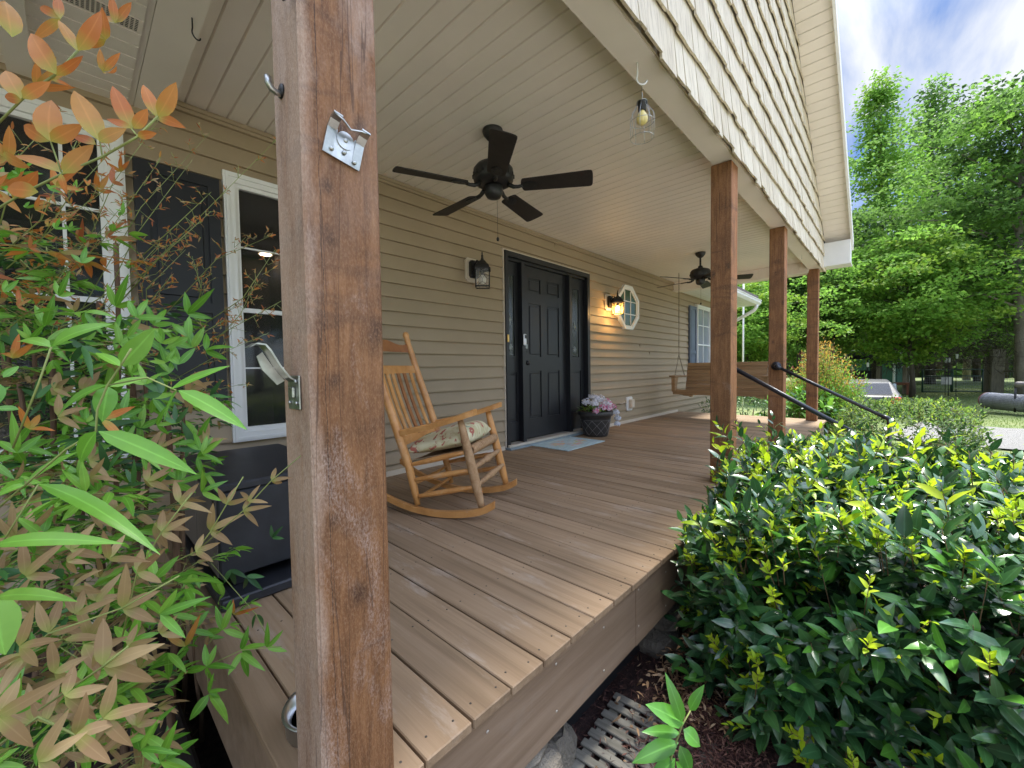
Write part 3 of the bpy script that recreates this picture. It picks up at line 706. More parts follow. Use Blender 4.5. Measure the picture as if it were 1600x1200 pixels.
# shutters
def shutter(x0, x1, z0, z1, m, y=-.026, lab=None):
    s = MB(); s.box((x0, y-.028, z0), (x1, y, z1)); 
    o = s.build('shutter', M[m], house)
    if lab: o['label'] = lab
    w = .06; zm = z0+(z1-z0)*.42
    s = MB()
    for a, c in ((z0, z0+w), (z1-w, z1), (zm-w/2, zm+w/2)): s.box((x0+w, y-.042, a), (x1-w, y-.0285, c))
    s.box((x0, y-.042, z0), (x0+w, y-.0285, z1)); s.box((x1-w, y-.042, z0), (x1, y-.0285, z1))
    for a, c in ((z0+w, zm-w/2), (zm+w/2, z1-w)): s.box((x0+w+.03, y-.038, a+.03), (x1-w-.03, y-.0285, c-.03), bev=.012)
    s.build('panel', M[m], o)
shutter(.27, .665, .72, 2.10, 'shutter', lab='near charcoal panelled shutter')
shutter(8.72, 9.10, .50, 2.15, 'bluegrey', lab='blue grey panelled shutter beyond the swing')
# front door unit ------------------------------------------------------------
X0, X1 = 3.245, 4.935
w = MB()
w.box((X0-.017, -.032, .03), (X0, .0, 2.21)); w.box((X1, -.032, .03), (X1+.017, 0, 2.21)); w.box((X0, -.032, 2.193), (X1, 0, 2.21))
w.build('door_trim', M['trim'], house)
w = MB()
w.box((X0, -.05, .03), (X0+.045, .08, 2.192)); w.box((X1-.06, -.05, .03), (X1, .08, 2.192)); w.box((X0+.045, -.05, 2.135), (X1-.06, .08, 2.192))
w.box((X0+.052, -.012, 2.105), (X1-.067, .075, 2.134))
for a in (3.515, 4.452): w.box((a, -.045, .055), (a+.055, .08, 2.104))
w.build('door_frame', M['doorpaint'], house)
def leafpanel(name, xa, xb, panels, glass=None, lab=None, y=.02):
    s = MB()
    # stiles and rails around recesses
    zs0, zs1 = .075, 2.103
    ops = panels + ([glass] if glass else [])
    s.box((xa, y+.012, zs0), (xb, y+.045, zs1))
    o = s.build(name, M['doorpaint'], house)
    if lab: o['label'] = lab
    t = MB()
    cuts = sorted(set([xa, xb] + [v for q in ops for v in q[:2]]))
    for a, c in zip(cuts[:-1], cuts[1:]):
        xm = (a+c)/2; seg = [(zs0, zs1)]
        for q in ops:
            if q[0] < xm < q[1]:
                ns = []
                for u, v in seg:
                    if q[3] <= u or q[2] >= v: ns.append((u, v)); continue
                    if q[2] > u: ns.append((u, q[2]))
                    if q[3] < v: ns.append((q[3], v))
                seg = ns
        for u, v in seg: t.box((a, y, u), (c, y+.0115, v))
    t.build('stile', M['doorpaint'], o)
    for q in panels:
        t = MB(); e = .028
        t.box((q[0]+e, y-.001, q[2]+e), (q[1]-e, y+.0115, q[3]-e), bev=.011); t.build('panel', M['doorpaint'], o)
    if glass:
        t = MB(); t.box((glass[0]+.004, y+.004, glass[2]+.004), (glass[1]-.004, y+.0112, glass[3]-.004)); g = t.build('pane', M['leadglass'], o)
        t = MB(); f = .014; a, c, u, v = glass
        t.box((a-f, y-.008, u-f), (c+f, y-.0005, u)); t.box((a-f, y-.008, v), (c+f, y-.0005, v+f)); t.box((a-f, y-.008, u), (a, y-.0005, v)); t.box((c, y-.008, u), (c+f, y-.0005, v))
        t.build('glass_bead', M['doorpaint'], o)
        t = MB(); cx = (a+c)/2
        for zz, r in ((u+.10, .05), (u+(v-u)*.45, .035)):
            for k in range(8):
                an = k*PI/4; ln = r*(1.9 if k % 4 == 2 and r < .04 else 1)
                t.tube([(cx, y+.002, zz), (cx+math.cos(an)*r*.55, y+.002, zz+math.sin(an)*ln*.55+.0), (cx+math.cos(an+.12)*r*.8, y+.002, zz+math.sin(an+.12)*ln)], [.0035, .009, .001], 5)
        t.tube([(a+.018, y+.003, u+.01), (a+.018, y+.003, v-.01)], .0015, 4); t.tube([(c-.018, y+.003, u+.01), (c-.018, y+.003, v-.01)], .0015, 4)
        t.build('etching', M['clear2'], o)
    return o
M['clear2'] = plain('etched_glass', (.30, .33, .32), .4, var=.1)
leafpanel('sidelight', 3.291, 3.514, [(3.325, 3.48, .29, .86)], (3.315, 3.445, 1.045, 1.955), 'left sidelight of the front door')
leafpanel('sidelight', 4.508, 4.874, [(4.56, 4.80, .29, .86)], (4.56, 4.745, 1.045, 1.955), 'right sidelight of the front door')
fd = leafpanel('front_door', 3.571, 4.451, [(3.70, 3.93, 1.80, 1.97), (4.05, 4.30, 1.80, 1.97), (3.70, 3.93, 1.04, 1.67), (4.05, 4.30, 1.04, 1.67), (3.70, 3.93, .30, .87), (4.05, 4.30, .30, .87)], None, 'black six panel front door')
k = MB(); kx = 3.622
k.lathe([(.028, 0), (.03, .004), (.012, .008), (.011, .03), (.026, .038), (.029, .052), (.022, .066), (0, .07)], (0, 0, 0), 18, Matrix.Translation((kx, .02, .965)) @ Matrix.Rotation(rad(90), 4, 'X')); k.build('door_knob', M['black'], fd)
k = MB(); k.box((kx-.028, -.012, 1.09), (kx+.028, .0195, 1.195), bev=.008); k.build('deadbolt_keypad', M['black'], fd)
k = MB()
for a in range(3):
    for c in range(4): k.box((kx-.016+a*.012, -.0145, 1.135+c*.012), (kx-.008+a*.012, -.0125, 1.143+c*.012))
k.build('keypad_button', M['steel'], fd)
k = MB(); k.box((3.235, -.10, .004), (4.95, .02, .028)); k.build('door_sill', M['bluegrey2'] if 'bluegrey2' in M else plain('sill_grey', (.20, .25, .27), .6), house)
k = MB(); k.box((3.246, -.075, .029), (4.934, .05, .054)); k.build('threshold', plain('threshold_metal', (.55, .50, .42), .4, metal=.3), house)
k = MB(); k.box((3.252, -.066, 1.19), (3.275, -.051, 1.275), bev=.003); k.build('door_latch_plate', M['brass'], house)
# octagonal window
oc = [(5.928, 2.186), (6.172, 2.186), (6.408, 1.985), (6.408, 1.697), (6.19, 1.495), (5.94, 1.495), (5.712, 1.697), (5.712, 1.985)]
cx, cz = 6.06, 1.84
def ring(b, pts, k0, k1, ya, yb):
    n = len(pts); P0 = [(cx+(p[0]-cx)*k0, cz+(p[1]-cz)*k0) for p in pts]; P1 = [(cx+(p[0]-cx)*k1, cz+(p[1]-cz)*k1) for p in pts]
    vs = [(p[0], ya, p[1]) for p in P0] + [(p[0], ya, p[1]) for p in P1] + [(p[0], yb, p[1]) for p in P0] + [(p[0], yb, p[1]) for p in P1]
    fs = []
    for i in range(n):
        j = (i+1) % n; fs += [(i, j, n+j, n+i), (i, 2*n+i, 2*n+j, j), (n+i, n+j, 3*n+j, 3*n+i)]
    b.add(vs, fs)
b = MB(); ring(b, oc, 1.0, .86, -.065, .0); ring(b, oc, .86, .81, -.05, 0); ow = b.build('octagon_window', M['white'], house)
b = MB(); b.prism([(cx+(p[0]-cx)*.815, cz+(p[1]-cz)*.815) for p in oc], -.036, -.030, 'xz'); b.build('pane', M['treereflect'] if 'treereflect' in M else M['glassr'], ow)
b = MB()
for dx_ in (-.105, .095): b.box((cx+dx_-.007, -.044, 1.58), (cx+dx_+.007, -.0362, 2.10))
for dz_ in (-.1, .1): b.box((5.79, -.0435, cz+dz_-.007), (6.33, -.0365, cz+dz_+.007))
b.build('muntin', M['white'], ow)

# ================================================================ deck
deck = thing('porch_deck', 'brown stained plank deck of the porch', 'deck', (0, 0, 0))
db = MB(); db.box((.285, -2.372, -.028), (.3725, -.006, 0), bev=.003)
ng = MB(); x = .3785; dr = random.Random(4)
while x < 8.1:
    ye = -2.374+dr.uniform(-.0025, .0025); zt = dr.uniform(-.0015, .0015)
    db.box((x, ye, -.028), (x+.1388, -.006 if x < 3.23 or x > 4.95 else -.102, zt), bev=.003)
    for yy in (-2.33, -1.93, -1.53, -1.13, -.73, -.33, -.05):
        for dx_ in (.03, .108):
            ng.lathe([(.0, .0006), (.0034, .0006), (.0036, 0)], (x+dx_+dr.uniform(-.006, .006), yy+dr.uniform(-.012, .012), zt), 6)
    x += .1455
db.build('decking', M['deck'], deck); nh_ = ng.build('nail_heads', M['bark'], deck); nh_['kind'] = 'stuff'
b = MB(); b.box((.29, -2.348, -.31), (1.62, -2.31, -.0295)); b.box((1.623, -2.350, -.31), (4.9, -2.31, -.0295)); b.box((4.903, -2.348, -.31), (8.12, -2.31, -.0295)); b.build('rim_board', M['fasciab'], deck)
b = MB()
for k in range(26):
    for zz in (-.085, -.25): b.lathe([(0, .0), (.0045, .0), (.005, -.0012)], n=8, xf=Matrix.Translation((.42+k*.305+.02*math.sin(k*7), -2.3495, zz+.02*math.sin(k*3+zz*40))) @ Matrix.Rotation(rad(-90), 4, 'X'))
nh_ = b.build('nail_heads', M['trim'], deck); nh_['kind'] = 'stuff'
b = MB(); b.box((.29, -2.309, -.31), (.325, -.02, -.0295)); b.build('rim_board', M['fasciab'], deck)
b = MB(); b.box((8.08, -2.309, -.31), (8.115, -.02, -.0295)); b.build('rim_board', M['fasciab'], deck)
def rock(b, c, s, seed):
    r = random.Random(seed); n = 12; vs = []; fs = []
    prof = [(-1, .55), (-.6, .95), (0, 1), (.55, .92), (1, .6)]
    for (z, q) in prof:
        for k in range(n):
            t = 2*PI*k/n; rr = q*(1+.14*r.uniform(-1, 1)); sq = 1/max(abs(math.cos(t)), abs(math.sin(t)))**.6
            vs.append((c[0]+s[0]*rr*sq*math.cos(t), c[1]+s[1]*rr*sq*math.sin(t), c[2]+s[2]*(z+.1*r.uniform(-1, 1))))
    for i in range(len(prof)-1):
        for k in range(n): fs.append((i*n+k, i*n+(k+1) % n, (i+1)*n+(k+1) % n, (i+1)*n+k))
    fs += [tuple(range(n-1, -1, -1)), tuple(4*n+k for k in range(n))]; b.add(vs, fs, False)
for i, (px_, py_) in enumerate(((2.1, -2.24), (.98, -2.26), (4.4, -2.24), (6.6, -2.24), (8.0, -2.24))):
    b = MB()
    rock(b, (px_, py_+.02, -.55), (.13, .12, .07), i*5); rock(b, (px_+.03, py_+.0, -.43), (.11, .11, .055), i*5+1); rock(b, (px_-.02, py_+.02, -.345), (.11, .10, .04), i*5+2); rock(b, (px_+.2, py_+.05, -.53), (.10, .10, .075), i*5+3)
    b.build('stone_pier', M['stone'], deck)
b = MB(); b.box((.33, -2.3, -.075), (8.07, -.12, -.06)); b.build('under_deck_shade', M['dark'], deck)  # dark sheet added below the boards, standing in for shade in the gaps
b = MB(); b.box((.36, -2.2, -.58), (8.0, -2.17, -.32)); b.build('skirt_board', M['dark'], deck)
# steps below the rails
st = thing('porch_steps', 'brown wooden steps between the black handrails', 'steps', (4.5, -2.4, GZ))
for k in range(3):
    b = MB(); b.box((3.62, -2.36-.29*k-.28, -.16-.15*k-.035), (5.34, -2.36-.29*k, -.16-.15*k)); o = b.build('tread', M['deck']); o.parent = st; o.location = (-4.5, 2.4, -GZ)
for xx in (3.60, 5.33):
    b = MB(); b.prism([(-2.352, -.16), (-3.22, -.6), (-3.22, -.55), (-3.1, -.45), (-2.352, -.05)], xx, xx+.04, 'yz'); o = b.build('stringer', M['fasciab']); o.parent = st; o.location = (-4.5, 2.4, -GZ)
# ================================================================ ceiling fans
def fan(loc, a0, label, droop=.0, chain=.42):
    t = thing('ceiling_fan', label, 'ceiling fan', loc, a0, 'black ceiling fans on the porch ceiling')
    b = MB(); b.lathe([(.0, 0), (.068, 0), (.07, -.012), (.062, -.035), (.04, -.062), (.02, -.075), (0, -.078)], n=28); b.build('canopy', M['black'], t)
    b = MB(); b.tube([(0, 0, -.06), (0, 0, -.24)], .013, 12); b.lathe([(.0, -.19), (.028, -.19), (.036, -.22), (.036, -.235), (0, -.236)], n=20); b.build('downrod', M['black'], t)
    b = MB(); b.lathe([(0, -.225), (.07, -.228), (.115, -.243), (.135, -.268), (.138, -.292), (.136, -.335), (.128, -.352), (.10, -.368), (.07, -.376), (0, -.378)], n=36)
    for k in range(18):
        an = 2*PI*k/18; b.box((.136*math.cos(an)-.006, .136*math.sin(an)-.006, -.325), (.136*math.cos(an)+.006, .136*math.sin(an)+.006, -.30))
    b.build('motor_housing', M['black'], t)
    b = MB(); b.lathe([(0, -.376), (.06, -.377), (.063, -.39), (.06, -.43), (.046, -.452), (.02, -.462), (0, -.463)], n=28); b.build('switch_housing', M['black'], t)
    for k in range(5):
        R_ = Matrix.Rotation(2*PI*k/5, 4, 'Z'); P_ = Matrix.Translation((.19, 0, -.385)) @ Matrix.Rotation(rad(-13), 4, 'X')
        out = []
        x0, x1, w0, w1 = 0, .475, .060, .076
        for i in range(9):
            a = PI/2 + PI*i/8; out.append((x0+.02+.02*math.cos(a)*1.0, w0*math.sin(a)))
        for i in range(13):
            a = -PI/2 + PI*i/12; c_ = math.cos(a); s_ = math.sin(a)
            out.append((x1-.03+.03*(abs(c_)**.5), w1*(abs(s_)**.55)*(1 if s_ > 0 else -1)))
        b = MB(); b.prism(out, -.003, .003, 'xy', R_ @ P_); bl_ = b.build('blade', M['fanblade'], t)
        b = MB(); J = R_
        b.tube([(.10, 0, -.372), (.14, 0, -.392), (.17, 0, -.394), (.20, 0, -.389)], [.016, .014, .012, .011], 8, xf=J)
        pl = [(0, -.012), (.03, -.032), (.075, -.036), (.10, -.02), (.112, 0), (.10, .02), (.075, .036), (.03, .032), (0, .012)]
        b.prism(pl, -.010, -.0035, 'xy', R_ @ P_)
        for sx_, sy_ in ((.05, .02), (.05, -.02), (.09, 0)): b.sphere((sx_, sy_, -.0105), .005, 8, (1, 1, .5), xf=R_ @ P_)
        b.build('blade_iron', M['black'], bl_)
    b = MB(); z0 = -.455; b.tube([(.045, 0, z0), (.047, 0, z0-chain*.6)], .0012, 5); b.sphere((.047, 0, z0-chain*.6-.012), .0105, 10, (1, 1, 1.5)); b.build('pull_chain', M['black'], t)
    return t
fan((2.005, -1.135, H), rad(14.2), 'black five blade ceiling fan nearest, in front of the door wall')
fan((6.19, -1.10, H), rad(9), 'black five blade ceiling fan farther back above the porch swing')

# ================================================================ cage light on a hook
hp = PL(996, 98, 2, BZ)
def hook(p, label, m, s=1, rz=0, grp=None):
    t = thing('ceiling_hook', label, 'hook', p, rz, grp)
    b = MB(); pts = [(0, 0, .01), (0, 0, -.045*s)]
    for i in range(12):
        a = rad(110+250*i/11*-1+0); pts.append((.018*s+.021*s*math.cos(rad(165+ i*17)), 0, -.062*s+.021*s*math.sin(rad(165+i*17))))
    b.tube(pts, .0032*s, 8); b.build('hook', M[m], t); return t
hook((hp.x, hp.y, BZ), 'white metal hook in the front beam holding the cage light', 'white', 1.25, rad(-40), None)
t = thing('cage_light', 'wire cage pendant with yellow bulb hanging below the front beam', 'cage light', (hp.x+.018, hp.y-.015, BZ-.10), rad(15)); t.scale = (.92, .92, .92)
b = MB(); b.tube([(0, 0, 0), (.003, 0, -.055), (0, 0, -.085)], .0018, 6); b.build('hanger_wire', M['steel'], t)
b = MB(); b.lathe([(0, -.085), (.012, -.085), (.024, -.092), (.026, -.10), (.026, -.105), (.021, -.108), (.0205, -.14), (.018, -.143), (0, -.143)], n=20); b.build('socket', M['black'], t)
b = MB(); b.lathe([(.013, -.14), (.016, -.15), (.027, -.168), (.030, -.183), (.027, -.2), (.016, -.211), (0, -.214)], n=20); b.build('bulb', M['bulbyel'], t)
b = MB()
def circ(z, r, n=28): return [(r*math.cos(2*PI*k/n), r*math.sin(2*PI*k/n), z) for k in range(n)]
b.tube(circ(-.20, .062), .0016, 5, closed=True); b.tube(circ(-.285, .060), .0016, 5, closed=True); b.tube(circ(-.095, .027), .002, 5, closed=True)
for k in range(8):
    a = 2*PI*k/8; c_, s_ = math.cos(a), math.sin(a); b.tube([(.026*c_, .026*s_, -.095), (.030*c_, .030*s_, -.12), (.060*c_, .060*s_, -.165), (.062*c_, .062*s_, -.20), (.060*c_, .060*s_, -.285)], .0013, 5)
b.build('cage', M['steel'], t)
qh = PL(300, 28, 2, BZ); hook((qh.x, qh.y, BZ), 'small dark hook screwed into the beam above the nandina', 'black', .9, rad(30))
qh = PL(1253, 398, 2, BZ); hook((qh.x, qh.y, BZ), 'small steel hook under the far end of the front beam', 'steel', .7, rad(20))

# ================================================================ wall lanterns
def lantern(x, z, lit, label):
    t = thing('wall_lantern', label, 'wall lantern', (x, -.026, z), 0); t.scale = (1.18, 1.18, 1.18)
    b = MB(); p8 = [(-.05, -.10), (.05, -.10), (.072, -.078), (.072, .078), (.05, .10), (-.05, .10), (-.072, .078), (-.072, -.078)]
    b.prism(p8, -.014, 0, 'xz'); b.prism([(q[0]*.82, q[1]*.86) for q in p8], -.021, -.0145, 'xz'); b.build('mounting_block', M['trim'], t)
    b = MB(); b.prism([(q[0]*.62, q[1]*.72+.004) for q in p8], -.05, -.0215, 'xz'); b.build('back_plate', M['black'], t)
    b = MB(); b.tube([(0, -.045, .005), (0, -.075, .035), (0, -.11, .05), (0, -.135, .045), (0, -.14, .03)], [.013, .012, .012, .012, .011], 10)
    b.tube([(0, -.05, .04), (0, -.075, .072), (0, -.10, .058)], .006, 8); b.build('arm', M['black'], t)
    O_ = Matrix.Translation((0, -.14, 0)) @ Matrix.Rotation(rad(45), 4, 'Z')
    b = MB()
    b.lathe([(0, .135), (.0045, .13), (.006, .105), (.011, .098), (.008, .088), (.012, .075), (.016, .06)], n=12, xf=O_); b.build('finial', M['black'], t)
    b = MB()
    prof = [(.018, .064), (.034, .052), (.05, .035), (.075, .015), (.082, -.006), (.095, -.012), (.095, -.018)]
    vs = []; fs = []
    for (r, zz) in prof:
        for k in range(4): vs.append((r*math.cos(2*PI*k/4), r*math.sin(2*PI*k/4), zz))
    for i in range(len(prof)-1):
        for k in range(4): fs.append((i*4+k, i*4+(k+1) % 4, i*4+4+(k+1) % 4, i*4+4+k))
    fs += [(0, 1, 2, 3)]; b.add(vs, fs, False, Matrix.Translation((0, -.14, 0))); b.build('roof_cap', M['black'], t)
    zb, zt, r0_, r1_ = -.158, -.018, .078, .082
    b = MB()
    cs = [Vector((math.cos(PI/2*k), math.sin(PI/2*k), 0)) for k in range(4)]; o3 = Vector((0, -.14, 0))
    for k in range(4):
        b.tube([o3+cs[k]*r1_+Vector((0, 0, zt)), o3+cs[k]*r0_+Vector((0, 0, zb))], .0042, 6)
        b.tube([o3+cs[k]*r0_+Vector((0, 0, zb)), o3+cs[(k+1) % 4]*r0_+Vector((0, 0, zb))], .0048, 6)
        A = lambda u, v: o3 + (cs[k]*(1-u)+cs[(k+1) % 4]*u)*(r0_+.001) + Vector((0, 0, zb+(zt-zb)*v))
        for path in ([(.5, 1), (.3, .68), (.5, .40), (.7, .68), (.5, 1)], [(.3, .68), (0, .55)], [(.7, .68), (1, .55)], [(.5, .40), (.5, .25), (.25, .12), (.2, 0)], [(.5, .25), (.75, .12), (.8, 0)]):
            b.tube([A(*q_) for q_ in path], .0017, 4)
    b.build('lantern_frame', M['black'], t)
    b = MB()
    for k in range(4):
        p, q_ = o3+cs[k]*(r0_-.002), o3+cs[(k+1) % 4]*(r0_-.002)
        b.add([p+Vector((0, 0, zb)), q_+Vector((0, 0, zb)), q_+Vector((0, 0, zt)), p+Vector((0, 0, zt))], [(0, 1, 2, 3)])
    b.build('lantern_glass', M['amber'] if lit else M['clear'], t)
    b = MB(); b.lathe([(.0, -.018), (.016, -.02), (.015, -.055), (.012, -.058), (.012, -.06)], (0, -.14, 0), 14); b.build('bulb_socket', M['black'], t)
    b = MB()
    if lit: b.lathe([(.011, -.06), (.02, -.075), (.022, -.09), (.014, -.108), (0, -.114)], (0, -.14, 0), 16)
    else: b.lathe([(.012, -.06), (.015, -.068), (.028, -.085), (.031, -.102), (.026, -.12), (.012, -.131), (0, -.133)], (0, -.14, 0), 18)
    b.build('bulb', M['glow'] if lit else M['bulb'], t)
    if lit:
        L = bpy.data.lights.new('lantern_light', 'POINT'); L.energy = 2.6; L.color = (1, .62, .25); L.shadow_soft_size = .02
        lo = bpy.data.objects.new('lantern_light', L); COL.objects.link(lo); lo.location = (0, -.14, -.128); lo.parent = t
    return t
q = PL(736, 423, 1, -.024); lantern(q.x, q.z+.0, False, 'unlit black wall lantern left of the front door')
q = PL(949, 474, 1, -.024); lantern(q.x, q.z+.01, True, 'lit black wall lantern glowing amber beside the octagonal window')

# ================================================================ doorbell, outlet
q = PL(816, 520, 1, -.046)
t = thing('video_doorbell', 'white and black video doorbell on the frame left of the door', 'doorbell', (3.543, -.046, 1.23))
b = MB(); b.box((-.024, -.022, -.065), (.024, 0, .065), bev=.009); b.build('body', M['silver'], t)
b = MB(); b.box((-.015, -.0245, .012), (.015, -.0222, .052), bev=.001); b.build('lens_panel', M['black'], t)
t = thing('outlet_cover', 'cream outdoor outlet box low on the wall right of the planter', 'outlet', (6.10, -.024, .31))
b = MB(); b.prism([(-.075, -.11), (.075, -.11), (.095, -.09), (.095, .09), (.075, .11), (-.075, .11), (-.095, .09), (-.095, -.09)], -.022, 0, 'xz'); b.build('mounting_block', M['white'], t)
b = MB(); b.box((-.045, -.085, -.07), (.055, -.0225, .07), bev=.012); b.build('outlet_box', M['trim'], t)
b = MB(); b.tube([(-.09, -.01, .02), (-.16, -.02, .035), (-.24, -.015, .02), (-.34, -.02, .03)], .007, 6); b.build('cable', M['trim'], t)

# ================================================================ doormat
mt = bpy.data.objects.new
b = MB(); b.box((-.385, -.265, 0), (.385, .265, .009), bev=.003)
o = b.build('doormat', M['matprint'], None, base=(0, 0, 0)); o.location = (3.98, -.34, .003); tag(o, 'faded blue printed doormat in front of the black door', 'doormat')

# ================================================================ planter with flowers
px_, py_ = 4.70, -.27
t = thing('planter', 'black lattice patterned plastic planter right of the door', 'planter', (px_, py_, .002))
b = MB(); b.lathe([(0, 0), (.150, 0), (.158, .012), (.182, .17), (.205, .262), (.212, .266), (.222, .27), (.229, .285), (.229, .315), (.222, .327), (.208, .327), (.203, .30), (.0, .298)], n=40); b.build('pot', M['rubber'], t)
b = MB(); b.lathe([(0, .301), (.2, .3015)], n=30); b.build('soil', M['soil'], t)
b = MB(); nn_ = 10
def pr(a, z): 
    r = .156+(.205-.156)*(z/.262)+.002; return (r*math.cos(a), r*math.sin(a), z)
for k in range(nn_):
    a0 = 2*PI*k/nn_
    for s_ in (1, -1): b.tube([pr(a0+s_*2*PI/nn_*1.5*u/6, .02+.19*u/6) for u in range(7)], .0022, 4)
b.tube([pr(2*PI*k/40, .215) for k in range(40)], .002, 4, closed=True); b.build('lattice_relief', M['planterline'], t)
ft = thing('artificial_flowers', 'pink and white flowers spilling from the black planter', 'flowers', (px_, py_, .30))
fr_ = np.random.RandomState(21)
def bloom(c, r, n, mats, name='bloom', par=ft):
    v = fr_.normal(size=(n, 3)); v /= np.linalg.norm(v, axis=1, keepdims=True); v[:, 2] = np.abs(v[:, 2])*.9-.2
    v /= np.linalg.norm(v, axis=1, keepdims=True)
    P = np.array(c)+v*r*fr_.uniform(.45, .85, (n, 1)); t1 = np.cross(v, fr_.normal(size=(n, 3)))
    D = v*.55+t1/np.linalg.norm(t1, axis=1, keepdims=True)
    return leaf_mesh(name, P, D, v, fr_.uniform(.018, .030, n), fr_.uniform(.009, .014, n), mats, fr_.randint(0, len(mats), n), par, seg=3, curl=.4, fold=.1)
pw = [M['whitef'], M['whitef'], M['bluef']]; pk_ = [M['pinkf'], M['pinkf'], M['whitef']]
for c, r, mm in (((-.16, -.08, .13), .075, pw), ((-.05, -.06, .17), .08, pw), ((-.09, -.15, .07), .07, pk_), ((.05, -.13, .12), .085, pw), ((.09, -.02, .17), .075, pw), ((.01, .05, .19), .08, pw), ((-.13, .06, .14), .07, pw),
                 ((.16, -.10, .09), .075, pk_), ((.22, -.04, .12), .07, pk_), ((.27, -.10, .05), .065, pk_), ((.14, .07, .15), .07, pw), ((-.19, -.13, .04), .055, pk_), ((.03, -.18, .06), .06, [M['whitef'], M['pinkf']]), ((.19, -.19, .0), .055, [M['bluef']]), ((.22, -.20, -.08), .05, [M['bluef']]), ((.23, -.19, -.16), .045, [M['bluef']])):
    bloom(c, r, 110, mm)
n = 120; P = fr_.uniform(-1, 1, (n, 3))*np.array([.17, .17, .03])+np.array([0, 0, .04]); D = P*np.array([1, 1, 0])+np.array([0, 0, .10])+fr_.normal(size=(n, 3))*.04
leaf_mesh('foliage', P, D, np.tile([0, 0, 1.0], (n, 1)), fr_.uniform(.05, .10, n), .018, [M['ngreen'], M['ndk']], fr_.randint(0, 2, n), ft, seg=3)

